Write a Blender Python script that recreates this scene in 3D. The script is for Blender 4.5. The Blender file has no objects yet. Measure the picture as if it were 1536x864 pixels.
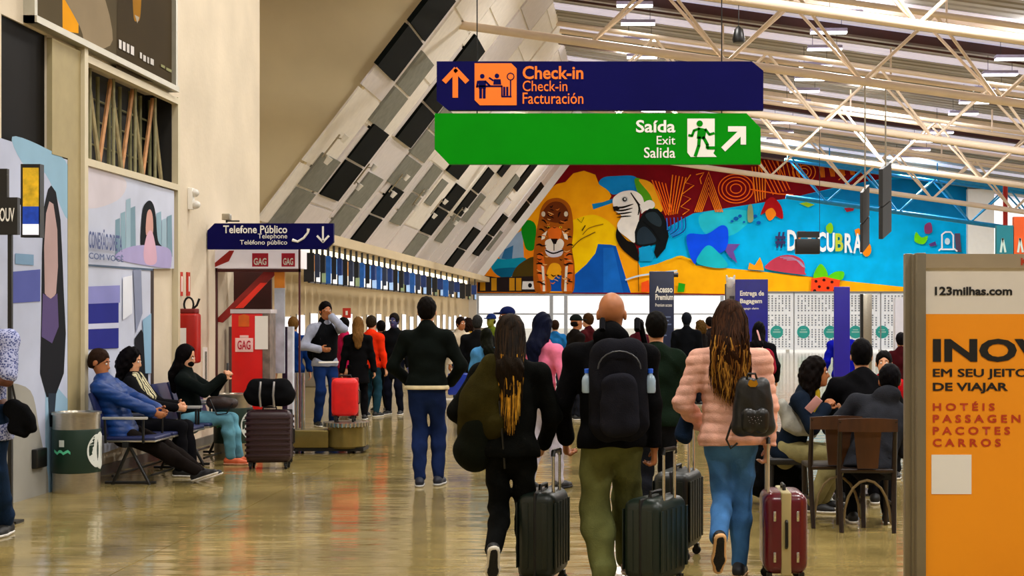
import bpy, bmesh, math, random
import numpy as np
from mathutils import Vector, Matrix, Euler
random.seed(7); RNG = np.random.default_rng(7)
D = bpy.data; SC = bpy.context.scene; COL = SC.collection
R_ = math.radians

# ------------------------------------------------------------------ camera, world, lights, exposure
FPX, VX, VY, EYE = 2200.0, 950.0, 475.0, 1.58
cam_d = D.cameras.new('camera'); cam = D.objects.new('camera', cam_d); COL.objects.link(cam)
cam.location = (0, 0, EYE); cam.rotation_euler = (R_(90), 0, 0)
cam_d.sensor_width = 36; cam_d.lens = 36*FPX/1536
cam_d.shift_x = -(VX-768)/1536; cam_d.shift_y = (VY-432)/1536
cam_d.clip_end = 600; SC.camera = cam
cam_d.dof.use_dof = False
SC.view_settings.view_transform = 'Standard'; SC.view_settings.look = 'None'
SC.view_settings.gamma = 1; SC.view_settings.exposure = 0.0
try: SC.view_settings.use_curve_mapping = False
except Exception: pass
W = D.worlds.new('World'); SC.world = W; W.use_nodes = True
wn = W.node_tree; wn.nodes.clear()
wo = wn.nodes.new('ShaderNodeOutputWorld'); wb = wn.nodes.new('ShaderNodeBackground')
wb.inputs[0].default_value = (1.0, 0.97, 0.93, 1); wb.inputs[1].default_value = 1.4
wn.links.new(wb.outputs[0], wo.inputs[0])
def area(loc, sx, sy, power, col=(1, .97, .91), rot=(0, 0, 0)):
    l = D.lights.new('lamp_light', 'AREA'); l.shape = 'RECTANGLE'; l.size = sx; l.size_y = sy
    l.energy = power; l.color = col
    o = D.objects.new('lamp_light', l); COL.objects.link(o); o.location = loc; o.rotation_euler = rot
    return o
LAMP_POWER = 420
for (x, y) in [(0, 1), (6, 1), (-2.4, 9), (4, 9), (10, 9), (-1.5, 18), (6, 18), (12, 18), (0, 27), (6, 27), (12, 27),
               (0, 38), (6, 38), (11, 38), (0, 50), (8, 50), (0, 66), (7, 68), (13, 68)]:
    kf = 1.7 if y > 45 else 1  # far lamps boosted, and extra ones added, to brighten the mural
    area((x, y, 1.58+8.48-.14*x), 1.2, .5, LAMP_POWER*kf)
    area((x, y, 1.58+8.66-.14*x), 1.2, .5, LAMP_POWER*.2, rot=(math.pi, 0, 0))  # added up-facing lamps that brighten the roof and slanted wall

# ------------------------------------------------------------------ helpers
def P(px, py, Y): return Vector(((px-VX)*Y/FPX, Y, EYE+(VY-py)*Y/FPX))
def GY(py): return FPX*EYE/(py-VY)          # depth of a floor point
def hx(s):
    c = [int(s[i:i+2], 16)/255 for i in (0, 2, 4)]
    return tuple((v/12.92 if v < .04045 else ((v+.055)/1.055)**2.4) for v in c)
MATS = {}
def mat(name, col, rough=.6, metal=0, emit=0, var=.12, scale=6, bump=0, bscale=60, spec=.5, alpha=None, coat=0, stretch=None):
    """principled procedural material: colour varied by noise, fine bump"""
    if name in MATS: return MATS[name]
    if isinstance(col, str): col = hx(col)
    m = D.materials.new(name); m.use_nodes = True; nt = m.node_tree; b = nt.nodes['Principled BSDF']
    b.inputs['Roughness'].default_value = rough; b.inputs['Metallic'].default_value = metal
    b.inputs['Specular IOR Level'].default_value = spec
    if coat: b.inputs['Coat Weight'].default_value = coat; b.inputs['Coat Roughness'].default_value = .1
    tc = nt.nodes.new('ShaderNodeTexCoord'); mp = nt.nodes.new('ShaderNodeMapping')
    nt.links.new(tc.outputs['Object'], mp.inputs[0])
    if stretch: mp.inputs['Scale'].default_value = stretch
    if var:
        n = nt.nodes.new('ShaderNodeTexNoise'); n.inputs['Scale'].default_value = scale; n.inputs['Detail'].default_value = 4
        nt.links.new(mp.outputs[0], n.inputs['Vector'])
        cr = nt.nodes.new('ShaderNodeValToRGB')
        cr.color_ramp.elements[0].position = .3; cr.color_ramp.elements[1].position = .7
        cr.color_ramp.elements[0].color = tuple(c*(1-var) for c in col)+(1,)
        cr.color_ramp.elements[1].color = tuple(min(1, c*(1+var)) for c in col)+(1,)
        nt.links.new(n.outputs[0], cr.inputs[0]); nt.links.new(cr.outputs[0], b.inputs['Base Color'])
    else: b.inputs['Base Color'].default_value = tuple(col)+(1,)
    if bump:
        n2 = nt.nodes.new('ShaderNodeTexNoise'); n2.inputs['Scale'].default_value = bscale; n2.inputs['Detail'].default_value = 3
        nt.links.new(mp.outputs[0], n2.inputs['Vector'])
        bp = nt.nodes.new('ShaderNodeBump'); bp.inputs['Strength'].default_value = bump; bp.inputs['Distance'].default_value = .01
        nt.links.new(n2.outputs[0], bp.inputs['Height']); nt.links.new(bp.outputs[0], b.inputs['Normal'])
    if emit:
        b.inputs['Emission Color'].default_value = tuple(col)+(1,); b.inputs['Emission Strength'].default_value = emit
    MATS[name] = m; return m
DENIM = ('4474aa', '15244c', '122a5c', '5f93a4', '1c3f8a')
def fab(hexs):
    if hexs in DENIM: return mat('denim_'+hexs, hexs, rough=.9, var=.42, scale=4.5, bump=.3, bscale=120, spec=.08)
    if hexs in ('0d3674',): return mat('nylon_'+hexs, hexs, rough=.45, var=.2, scale=7, bump=.3, bscale=30, spec=.3)
    return mat('fabric_'+hexs, hexs, rough=.9, var=.22, scale=9, bump=.35, bscale=140, spec=.06)
def paint(hexs, rough=.6): return mat('paint_%s_%d' % (hexs, rough*100), hexs, rough=rough, var=.06, scale=3)

class MB:
    def __init__(s): s.v = []; s.f = []; s.m = []
    def add(s, vs, fs, mi=0):
        o = len(s.v); s.v += [tuple(v) for v in vs]; s.f += [[i+o for i in f] for f in fs]; s.m += [mi]*len(fs); return s
    def box(s, x0, x1, y0, y1, z0, z1, mi=0):
        return s.add([(x0,y0,z0),(x1,y0,z0),(x1,y1,z0),(x0,y1,z0),(x0,y0,z1),(x1,y0,z1),(x1,y1,z1),(x0,y1,z1)],
                     [(0,3,2,1),(4,5,6,7),(0,1,5,4),(1,2,6,5),(2,3,7,6),(3,0,4,7)], mi)
    def prism(s, pts, y0, y1, mi=0):
        """polygon of (x,z) (counter-clockwise seen from -Y) extruded in Y"""
        n = len(pts)
        vs = [(x, y0, z) for x, z in pts]+[(x, y1, z) for x, z in pts]
        return s.add(vs, [tuple(range(n)), tuple(range(2*n-1, n-1, -1))]+[(i, i+n, (i+1) % n+n, (i+1) % n) for i in range(n)], mi)
    def tube(s, a, b, ra, rb=None, n=10, mi=0, cap=True):
        a = Vector(a); b = Vector(b); rb = ra if rb is None else rb
        d = (b-a).normalized(); u = d.orthogonal().normalized(); w = d.cross(u)
        vs = []
        for c, r in ((a, ra), (b, rb)):
            for i in range(n):
                t = 2*math.pi*i/n; vs.append(c+u*(r*math.cos(t))+w*(r*math.sin(t)))
        fs = [(i, (i+1) % n, (i+1) % n+n, i+n) for i in range(n)]
        if cap: fs += [tuple(range(n-1, -1, -1)), tuple(range(n, 2*n))]
        return s.add(vs, fs, mi)
    def path(s, pts, r, n=8, mi=0):
        pts = [Vector(p) for p in pts]; vs = []; m = len(pts)
        up = None
        for i, p in enumerate(pts):
            d = (pts[min(i+1, m-1)]-pts[max(i-1, 0)]).normalized()
            if up is None: up = d.orthogonal().normalized()
            up = (up-d*up.dot(d)).normalized(); w = d.cross(up)
            rr = r[i] if isinstance(r, (list, tuple)) else r
            for k in range(n):
                t = 2*math.pi*k/n; vs.append(p+up*(rr*math.cos(t))+w*(rr*math.sin(t)))
        fs = [(i*n+k, i*n+(k+1) % n, (i+1)*n+(k+1) % n, (i+1)*n+k) for i in range(m-1) for k in range(n)]
        fs += [tuple(range(n-1, -1, -1)), tuple(range((m-1)*n, m*n))]
        return s.add(vs, fs, mi)
    def lathe(s, prof, n=24, c=(0, 0), mi=0):
        vs = []; m = len(prof)
        for r, z in prof:
            for k in range(n):
                t = 2*math.pi*k/n; vs.append((c[0]+r*math.cos(t), c[1]+r*math.sin(t), z))
        fs = [(i*n+k, i*n+(k+1) % n, (i+1)*n+(k+1) % n, (i+1)*n+k) for i in range(m-1) for k in range(n)]
        fs += [tuple(range(n-1, -1, -1)), tuple(range((m-1)*n, m*n))]
        return s.add(vs, fs, mi)
    def stroke(s, pts, w, y0, y1, mi=0):
        """line of width w along (x,z) points, given thickness y0..y1"""
        for (a, b) in zip(pts[:-1], pts[1:]):
            dx, dz = b[0]-a[0], b[1]-a[1]; L = math.hypot(dx, dz) or 1; nx, nz = -dz/L*w/2, dx/L*w/2
            ex, ez = dx/L*w*.2, dz/L*w*.2
            s.prism([(a[0]-nx-ex, a[1]-nz-ez), (b[0]-nx+ex, b[1]-nz+ez), (b[0]+nx+ex, b[1]+nz+ez), (a[0]+nx-ex, a[1]+nz-ez)], y0, y1, mi)
        return s
    def disc(s, cx, cz, r, y0, y1, mi=0, n=16):
        return s.prism([(cx+r*math.cos(2*math.pi*i/n), cz+r*math.sin(2*math.pi*i/n)) for i in range(n)], y0, y1, mi)
    def build(s, name, mats, parent=None, smooth=False, bevel=0):
        me = D.meshes.new(name); me.from_pydata(s.v, [], s.f)
        if not isinstance(mats, (list, tuple)): mats = [mats]
        for m in mats: me.materials.append(m)
        if len(mats) > 1: me.polygons.foreach_set('material_index', s.m)
        me.update()
        if smooth: me.polygons.foreach_set('use_smooth', [True]*len(me.polygons)); me.set_sharp_from_angle(angle=R_(40))
        o = D.objects.new(name, me); COL.objects.link(o)
        if parent is not None: o.parent = parent
        if bevel:
            bm = bmesh.new(); bm.from_mesh(me)
            bmesh.ops.bevel(bm, geom=[e for e in bm.edges if e.is_manifold and e.calc_face_angle(0) > .6], offset=bevel, segments=2, profile=.6, affect='EDGES')
            bm.to_mesh(me); bm.free(); me.polygons.foreach_set('use_smooth', [True]*len(me.polygons)); me.set_sharp_from_angle(angle=R_(50))
        return o
def rbox(name, x0, x1, y0, y1, z0, z1, r, m, parent=None, seg=3):
    bm = bmesh.new(); bmesh.ops.create_cube(bm, size=1)
    for v in bm.verts: v.co = ((x0+x1)/2+v.co.x*(x1-x0), (y0+y1)/2+v.co.y*(y1-y0), (z0+z1)/2+v.co.z*(z1-z0))
    bmesh.ops.bevel(bm, geom=bm.edges[:], offset=r, segments=seg, profile=.5, affect='EDGES')
    me = D.meshes.new(name); bm.to_mesh(me); bm.free(); me.materials.append(m)
    me.polygons.foreach_set('use_smooth', [True]*len(me.polygons)); me.set_sharp_from_angle(angle=R_(50))
    o = D.objects.new(name, me); COL.objects.link(o)
    if parent is not None: o.parent = parent
    return o
def tag(o, label=None, cat=None, group=None, kind=None):
    if label: o['label'] = label
    if cat: o['category'] = cat
    if group: o['group'] = group
    if kind: o['kind'] = kind
    return o
def thing(name, label, cat, loc=(0, 0, 0), rz=0, group=None):
    o = D.objects.new(name, None); COL.objects.link(o); o.location = loc; o.rotation_euler = (0, 0, R_(rz))
    o.empty_display_size = .1
    return tag(o, label, cat, group)
def struct(o): o['kind'] = 'structure'; return o
def children(o): return [c for c in D.objects if c.parent == o]
def copy_tree(o, parent=None, kids=None):
    c = o.copy(); COL.objects.link(c); c.parent = parent
    for ch in (kids if kids is not None else children(o)): copy_tree(ch, c)
    return c
def text(body, x0, x1, z0, z1, y, m, parent, name='lettering', bold=0.0, depth=.004, rot=None):
    """writing fitted into a rectangle of the XZ plane, reading from -Y; rot maps it elsewhere"""
    cu = D.curves.new('t', 'FONT'); cu.body = body; cu.size = 1; cu.offset = 0 if 'M' in body else bold; cu.resolution_u = 3; cu.extrude = 0
    t = D.objects.new('t', cu); COL.objects.link(t)
    me = D.meshes.new_from_object(t); D.objects.remove(t); D.curves.remove(cu)
    if 'M' in body and bold:      # capital M tangles when offset: thicken it by overlaid shifted outlines
        b0 = bmesh.new()
        for dx, dy in ((-1, 0), (1, 0), (0, -.6), (0, .6)):
            m2 = me.copy(); m2.transform(Matrix.Translation((dx*.028, dy*.028, (dx+dy*3)*.0001))); b0.from_mesh(m2); D.meshes.remove(m2)
        b0.to_mesh(me); b0.free()
    xs = [v.co.x for v in me.vertices]; ys = [v.co.y for v in me.vertices]
    bx, by, ex, ey = min(xs), min(ys), max(xs), max(ys)
    for v in me.vertices:
        v.co = (x0+(v.co.x-bx)/(ex-bx)*(x1-x0), y-v.co.z, z0+(v.co.y-by)/(ey-by)*(z1-z0))
    if rot is not None: me.transform(rot)
    me.materials.clear(); me.materials.append(m); me.name = name
    o = D.objects.new(name, me); COL.objects.link(o); o.parent = parent
    return o
def curve_pts(pts, n=5, closed=True):
    """Catmull-Rom through points"""
    out = []; m = len(pts)
    rng = range(m if closed else m-1)
    for i in rng:
        if closed: p = [pts[(i+k-1) % m] for k in range(4)]
        else: p = [pts[max(0, min(m-1, i+k-1))] for k in range(4)]
        for j in range(n):
            t = j/n
            out.append(tuple(.5*((2*p[1][q])+(-p[0][q]+p[2][q])*t+(2*p[0][q]-5*p[1][q]+4*p[2][q]-p[3][q])*t*t+(-p[0][q]+3*p[1][q]-3*p[2][q]+p[3][q])*t**3) for q in (0, 1)))
    if not closed: out.append(tuple(pts[-1]))
    return out

_o = 'first second third fourth fifth sixth seventh eighth ninth tenth eleventh twelfth thirteenth fourteenth fifteenth sixteenth seventeenth eighteenth nineteenth twentieth'.split()
ORD = _o+['twenty-'+w for w in _o[:9]]+['thirtieth', 'thirty-first', 'thirty-second']
# ------------------------------------------------------------------ common materials
M = dict(
 plaster=mat('plaster', 'd2c2a6', rough=.9, var=.10, scale=.8, bump=.25, bscale=14),
 tan=mat('tan_plaster', 'dccca4', rough=.9, var=.10, scale=.5, bump=.15, bscale=8),
 cream=mat('cream_steel', 'f6e2cc', rough=.45, var=.05, scale=2),
 maroon=mat('maroon_steel', '3c120a', rough=.5, var=.25, scale=2),
 steel=mat('brushed_steel', 'b9b2a2', rough=.28, metal=.9, var=.12, scale=20, stretch=(1, 1, 12)),
 alu=mat('aluminium', 'a39a88', rough=.35, metal=.7, var=.06),
 chrome=mat('chrome', 'd8d8d8', rough=.15, metal=1, var=0),
 black=mat('black_plastic', '0a0a0a', rough=.4, var=0),
 rubber=mat('black_rubber', '060606', rough=.8, var=0),
 white=mat('white_print', 'f4f1ea', rough=.6, var=0),
 orange=mat('orange_print', 'ff7a0a', rough=.55, var=0),
 navy=mat('navy_panel', '08064c', rough=.6, var=.08, scale=2, spec=.08),
 green=mat('green_panel', '018a05', rough=.6, var=.06, scale=2, spec=.08),
 lamp=mat('lamp_diffuser', 'ffffff', emit=7, var=0),
)
# ------------------------------------------------------------------ organic shapes: smooth-blended signed distances turned into one surface
class Form:
    def __init__(s, h): s.h = h; s.p = []; s.nf = None
    def cone(s, a, b, ra, rb=None, k=.02, f=None, fk=1.0):
        s.p.append(('c', np.array(a, float), np.array(b, float), ra, ra if rb is None else rb, k, None if f is None else np.array(f, float), fk)); return s
    def ell(s, c, r, Rm=None, k=.02, sub=False):
        s.p.append(('s' if sub else 'e', np.array(c, float), np.array(r, float), np.eye(3) if Rm is None else np.array(Rm, float), k)); return s
    def clip(s, pt, n): s.p.append(('x', np.array(pt, float), np.array(n, float))); return s
    def mesh(s):
        h = s.h; lo = np.full(3, 1e9); hi = -lo
        for q in s.p:
            if q[0] == 'c':
                r = max(q[3], q[4]); lo = np.minimum(lo, np.minimum(q[1], q[2])-r); hi = np.maximum(hi, np.maximum(q[1], q[2])+r)
            elif q[0] == 'e':
                r = q[2].max(); lo = np.minimum(lo, q[1]-r); hi = np.maximum(hi, q[1]+r)
        lo -= 3*h+.012; hi += 3*h+.012
        n = np.ceil((hi-lo)/h).astype(int)+1
        ax = [lo[i]+h*np.arange(n[i]) for i in range(3)]
        F = np.full(n, .2)
        def sub(c0, c1):
            i0 = np.maximum(np.floor((c0-lo)/h).astype(int), 0); i1 = np.minimum(np.ceil((c1-lo)/h).astype(int)+1, n)
            sl = tuple(slice(i0[i], i1[i]) for i in range(3))
            return sl, ax[0][sl[0]][:, None, None], ax[1][sl[1]][None, :, None], ax[2][sl[2]][None, None, :]
        for q in s.p:
            if q[0] == 'c':
                _, a, b, ra, rb, k, f, fk = q; r = max(ra, rb)+k+2*h
                sl, X, Y, Z = sub(np.minimum(a, b)-r, np.maximum(a, b)+r)
                X = X-a[0]; Y = Y-a[1]; Z = Z-a[2]; d = b-a
                if f is not None:
                    g = (X*f[0]+Y*f[1]+Z*f[2])*(fk-1); X = X+g*f[0]; Y = Y+g*f[1]; Z = Z+g*f[2]
                    d = d+f*(d@f)*(fk-1)
                L = max(d@d, 1e-9); t = np.clip((X*d[0]+Y*d[1]+Z*d[2])/L, 0, 1)
                dist = np.sqrt((X-t*d[0])**2+(Y-t*d[1])**2+(Z-t*d[2])**2)-(ra+(rb-ra)*t)
            elif q[0] in 'es':
                _, c, r, Rm, k = q; e = r.max()+k+2*h
                sl, X, Y, Z = sub(c-e, c+e); X = X-c[0]; Y = Y-c[1]; Z = Z-c[2]
                u = (X*Rm[0, 0]+Y*Rm[1, 0]+Z*Rm[2, 0])/r[0]; v = (X*Rm[0, 1]+Y*Rm[1, 1]+Z*Rm[2, 1])/r[1]; w = (X*Rm[0, 2]+Y*Rm[1, 2]+Z*Rm[2, 2])/r[2]
                l = np.sqrt(u*u+v*v+w*w); l2 = np.sqrt((u/r[0])**2+(v/r[1])**2+(w/r[2])**2)+1e-9
                dist = l*(l-1)/l2
            else:
                _, c, nn = q
                X = ax[0][:, None, None]-c[0]; Y = ax[1][None, :, None]-c[1]; Z = ax[2][None, None, :]-c[2]
                F = np.maximum(F, X*nn[0]+Y*nn[1]+Z*nn[2]); continue
            G = F[sl]
            if q[0] == 's':
                dist = -dist; m = np.maximum(k-np.abs(G-dist), 0)/k; F[sl] = np.maximum(G, dist)+m*m*k/4
            else:
                m = np.maximum(k-np.abs(G-dist), 0)/k; F[sl] = np.minimum(G, dist)-m*m*k/4
        if s.nf is not None: F = F+s.nf(ax[0][:, None, None], ax[1][None, :, None], ax[2][None, None, :])
        F[0] = F[-1] = .1; F[:, 0] = F[:, -1] = .1; F[:, :, 0] = F[:, :, -1] = .1
        S = F < 0
        cnt = np.zeros(tuple(n-1), np.int8)
        for dx in (0, 1):
            for dy in (0, 1):
                for dz in (0, 1): cnt += S[dx:n[0]-1+dx, dy:n[1]-1+dy, dz:n[2]-1+dz]
        act = (cnt > 0) & (cnt < 8); ci = np.argwhere(act)
        if len(ci) == 0: return np.zeros((0, 3)), np.zeros((0, 4), int)
        idx = np.full(act.shape, -1); idx[act] = np.arange(len(ci))
        acc = np.zeros((len(ci), 3)); num = np.zeros(len(ci))
        for axis in range(3):
            o = [a for a in range(3) if a != axis]
            for e0 in (0, 1):
                for e1 in (0, 1):
                    c0 = ci.copy(); c0[:, o[0]] += e0; c0[:, o[1]] += e1; c1 = c0.copy(); c1[:, axis] += 1
                    f0 = F[tuple(c0.T)]; f1 = F[tuple(c1.T)]; ok = (f0 < 0) != (f1 < 0)
                    t = np.where(ok, f0/np.where(ok, f0-f1, 1), 0)
                    p = c0.astype(float); p[:, axis] += t
                    acc[ok] += p[ok]; num += ok
        V = lo+h*acc/num[:, None]
        quads = []
        for axis in range(3):
            o = [(axis+1) % 3, (axis+2) % 3]
            sl0 = [slice(None)]*3; sl1 = [slice(None)]*3; sl0[axis] = slice(0, -1); sl1[axis] = slice(1, None)
            ch = S[tuple(sl0)] != S[tuple(sl1)]; e = np.argwhere(ch)
            e = e[(e[:, o[0]] > 0) & (e[:, o[1]] > 0)]
            if not len(e): continue
            def cell(a, b):
                c = e.copy(); c[:, o[0]] -= a; c[:, o[1]] -= b; return idx[tuple(c.T)]
            q4 = np.stack([cell(1, 1), cell(0, 1), cell(0, 0), cell(1, 0)], 1)
            flip = ~S[tuple(e.T)]; q4[flip] = q4[flip][:, ::-1]
            quads.append(q4[(q4 >= 0).all(1)])
        return V, np.concatenate(quads)
    def build(s, name, m, parent, scale=1.0):
        V, Q = s.mesh(); V = V*scale
        me = D.meshes.new(name); me.vertices.add(len(V)); me.vertices.foreach_set('co', V.ravel())
        me.loops.add(Q.size); me.loops.foreach_set('vertex_index', Q.ravel().astype(np.int32))
        me.polygons.add(len(Q)); me.polygons.foreach_set('loop_start', np.arange(0, Q.size, 4, dtype=np.int32))
        try: me.polygons.foreach_set('loop_total', np.full(len(Q), 4, dtype=np.int32))
        except Exception: pass
        me.update(calc_edges=True); me.validate()
        me.polygons.foreach_set('use_smooth', [True]*len(me.polygons)); me.materials.append(m)
        o = D.objects.new(name, me); COL.objects.link(o)
        if parent is not None: o.parent = parent
        return o
def folds(amp, seed=0, fx=14, fz=22):
    ph = np.random.default_rng(seed).uniform(0, 6.28, 9)
    def f(X, Y, Z):
        w = 2.2*np.sin(5*X+ph[0])+1.8*np.sin(6*Y+4*Z+ph[1])
        a = np.sin(fz*Z+fx*X+w+ph[2]); b = np.sin(fz*1.7*Z-fx*1.3*X+9*Y+1.5*w+ph[3]); c = np.sin(fx*2.1*X+fx*1.4*Y+8*Z+w*1.3+ph[4])
        return amp*(np.abs(a)*1.1-.6+.5*b+.45*c)
    return f
def puffs(amp, step=.06, z0=0):
    g = folds(amp*.35, 3)
    return lambda X, Y, Z: amp*(1-2*np.sqrt(np.abs(np.sin(math.pi*(Z-z0+.008*np.sin(14*X))/step))+.02)*.8)+g(X, Y, Z)

def ik(a, target, l1, l2, hint):
    a = np.array(a, float); t = np.array(target, float); d = t-a; L = np.linalg.norm(d); mx = (l1+l2)*.999
    if L > mx: d = d*mx/L; L = mx; t = a+d
    u = d/L; x = (L*L+l1*l1-l2*l2)/(2*L); hh = math.sqrt(max(l1*l1-x*x, 0))
    h = np.array(hint, float); h = h-u*(h@u); h = h/(np.linalg.norm(h)+1e-9)
    return a+u*x+h*hh, t
def unit(v): v = np.array(v, float); return v/(np.linalg.norm(v)+1e-9)
SKIN = dict(light='d59a74', tan='a8683f', dark='5c3420', pale='e0ad8c')
def person(label, loc, rz=0, H=1.7, h=.015, group=None,
           pelvis=(0, 0, .95), pitch=2, side=0, ankL=(-.11, 0, .085), ankR=(.11, 0, .085), toeL=0, toeR=0, kneeL=(0, 1, 0), kneeR=(0, 1, 0), footyaw=8,
           handL=(-.27, .05, .84), handR=(.27, .05, .84), elbL=(-.5, -1, 0), elbR=(.5, -1, 0), curl=35, hdirL=None, hdirR=None,
           yaw=0, nod=0, bulk=1.0, skin='light', top='1a1a1a', sleeve=1.0, hem=.0, topkind='jacket', stripe=None, legs='22304a', legw=1.0,
           shoes='101010', sole='e8e4dc', hair='short', haircol='140d08', tip=None, face=False, collar=0, cuff=False, hood=False):
    root = thing('person', label, 'person', loc, rz, group); S = H/1.75
    J = {}; pv = np.array(pelvis, float)
    pr = R_(pitch); sd = R_(side)
    def tor(v):   # torso frame -> local
        x, y, z = v; y, z = y*math.cos(pr)+z*math.sin(pr), -y*math.sin(pr)+z*math.cos(pr)
        x, z = x*math.cos(sd)+z*math.sin(sd), -x*math.sin(sd)+z*math.cos(sd)
        return pv+np.array((x, y, z))
    fwd = unit(tor((0, 1, 0))-pv); upv = unit(tor((0, 0, 1))-pv)
    waist = tor((0, 0, .13)); chest = tor((0, .0, .32)); nb = tor((0, -.01, .52)); hc = tor((0, .015, .685))
    sh = {-1: tor((-.170*bulk, 0, .435)), 1: tor((.170*bulk, 0, .435))}
    hip = {-1: pv+np.array((-.085, 0, -.02)), 1: pv+np.array((.085, 0, -.02))}
    el, wr, kn, an = {}, {}, {}, {}
    for s_, hd, eh in ((-1, handL, elbL), (1, handR, elbR)): el[s_], wr[s_] = ik(sh[s_], hd, .29, .26, eh)
    for s_, ak, kh in ((-1, ankL, kneeL), (1, ankR, kneeR)): kn[s_], an[s_] = ik(hip[s_], ak, .435, .43, kh)
    cy, sy = math.cos(R_(yaw)), math.sin(R_(yaw)); cn, sn = math.cos(R_(nod)), math.sin(R_(nod))
    Rh = np.array([[cy, -sy, 0], [sy, cy, 0], [0, 0, 1]]) @ np.array([[1, 0, 0], [0, cn, sn], [0, -sn, cn]])
    def hp(v): return hc+Rh@np.array(v, float)
    FK = 1.35
    # body: one continuous skin surface
    B = Form(h)
    B.cone(pv, waist, .118, .10, f=fwd, fk=FK).cone(waist, chest, .10, .12, f=fwd, fk=FK).cone(chest, nb-upv*.05, .12, .075, f=fwd, fk=FK)
    B.cone(sh[-1], sh[1], .05, .05, k=.05).cone(nb-upv*.05, hc-upv*.05, .058, .052, k=.03)
    for s_ in (-1, 1):
        B.cone(hip[s_], kn[s_], .08, .052, k=.03).cone(kn[s_], kn[s_]*.65+an[s_]*.35, .052, .056, k=.03).cone(kn[s_]*.65+an[s_]*.35, an[s_], .056, .034, k=.03)
        B.cone(sh[s_], el[s_], .05, .038, k=.03).cone(el[s_], el[s_]*.7+wr[s_]*.3, .038, .039).cone(el[s_]*.7+wr[s_]*.3, wr[s_], .039, .025)
        hd = hdirL if s_ < 0 else hdirR
        d = unit(wr[s_]-el[s_]) if hd is None else unit(hd)
        n_ = np.array((-s_, 0, 0), float); n_ = unit(n_-d*(n_@d)); t_ = np.cross(n_, d)*(-s_ if abs(d[2]) > .0 else 1); 
        if t_@np.array((0, 1, .3)) < 0: t_ = -t_
        w0 = wr[s_]
        B.cone(w0, w0+d*.075, .030, .036, k=.012, f=n_, fk=1.9)
        for i in range(4):
            ln = (.068, .078, .074, .058)[i]; b0 = w0+d*.08+t_*(.030-.0195*i)
            c1 = R_(curl*.6+i*3); c2 = R_(curl*1.5+i*4)
            m1 = b0+(d*math.cos(c1)+n_*math.sin(c1))*ln*.55; m2 = m1+(d*math.cos(c2)+n_*math.sin(c2))*ln*.5
            B.cone(b0, m1, .0095, .009, k=.006).cone(m1, m2, .009, .0075, k=.004)
        th = w0+d*.02+t_*.028; t1 = th+unit(d*.7+t_*.7+n_*.3)*.045; B.cone(th, t1, .014, .011, k=.01).cone(t1, t1+unit(d+n_*.7)*.03, .011, .009, k=.004)
        fy = R_(footyaw*s_); tp = R_(toeL if s_ < 0 else toeR)
        fd = np.array((math.sin(fy)*math.cos(tp), math.cos(fy)*math.cos(tp), -math.sin(tp)))
        fu = unit(np.cross(np.cross(fd, (0, 0, 1)), fd)) if abs(fd[2]) < .99 else np.array((0, 1., 0))
        B.cone(an[s_]-fu*.03-fd*.03, an[s_]-fu*.05+fd*.15, .03, .024, k=.03)
    B.ell(hp((0, -.012, .025)), (.077, .096, .100), Rh, k=.03).ell(hp((0, .03, -.05)), (.056, .066, .07), Rh, k=.03).ell(hp((0, .07, -.095)), (.024, .022, .02), Rh, k=.02)
    if face or h < .012:
        for s_ in (-1, 1):
            B.ell(hp((s_*.03, .098, .008)), (.017, .012, .011), Rh, k=.01, sub=True)
            B.ell(hp((s_*.081, -.008, -.012)), (.010, .022, .032), Rh, k=.008)
            B.cone(hp((s_*.012, .086, .024)), hp((s_*.045, .074, .024)), .008, .006, k=.01)
        B.cone(hp((0, .085, .01)), hp((0, .105, -.028)), .009, .014, k=.012).cone(hp((-.014, .092, -.033)), hp((.014, .092, -.033)), .009, k=.008)
        B.cone(hp((-.02, .084, -.062)), hp((.02, .084, -.062)), .007, k=.006).cone(hp((-.016, .083, -.073)), hp((.016, .083, -.073)), .007, k=.006)
    mat('hair_'+haircol, haircol, rough=.6, var=.35, scale=40, bump=.5, bscale=90, stretch=(3, 3, .4), spec=.04)
    sk = mat('skin_'+skin, SKIN.get(skin, skin), rough=.5, var=.12, scale=14, spec=.4)
    B.build('body', sk, root, S)
    if face:
        for s_ in (-1, 1):
            c = hp((s_*.03, .083, .006))
            e = MB(); e.lathe([(.0004, -.011), (.0075, -.008), (.011, 0), (.0075, .008), (.0004, .011)], 10)
            o = e.build('eye', mat('eye_white', 'e8e0d6', rough=.2, var=0), root, True); o.location = c*S; o.scale = (S, S, S)
            q = MB(); q.lathe([(.0003, -.0052), (.0052, 0), (.0003, .0052)], 8)
            pu = q.build('pupil', mat('pupil', '1a0e08', rough=.1, var=0), o, True); pu.location = unit(Rh@np.array((0, 1, 0)))*.0075
            bw = Form(.006); bw.cone(hp((s_*.014, .092, .032)), hp((s_*.046, .078, .033)), .0055, .004, k=.004); bw.build('eyebrow', mat('hair_'+haircol, haircol), root, S)
        lp = Form(.005); lp.cone(hp((-.02, .087, -.064)), hp((.02, .087, -.064)), .0055, k=.004).cone(hp((-.015, .087, -.072)), hp((.015, .087, -.072)), .006, k=.004)
        lp.build('lips', mat('lips', '8f4136', rough=.4, var=0), root, S)
    # trousers
    T = Form(h); lw = legw
    T.cone(pv-upv*.02, pv-upv*.06, .140*bulk, .135, f=fwd if abs(fwd[2]) < .5 else np.array((0, 1., 0)), fk=1.25, k=.03)
    for s_ in (-1, 1):
        mid = kn[s_]*.65+an[s_]*.35; end = kn[s_]*.03+an[s_]*.97
        T.cone(hip[s_]-np.array((0, 0.01, .0)), kn[s_], .098, .068*lw, k=.035).cone(kn[s_], mid, .068*lw, .07*lw, k=.03).cone(mid, end, .07*lw, .056*lw, k=.03)
    if pv[2] > .7: T.clip(pv+upv*.0, upv)
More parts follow.
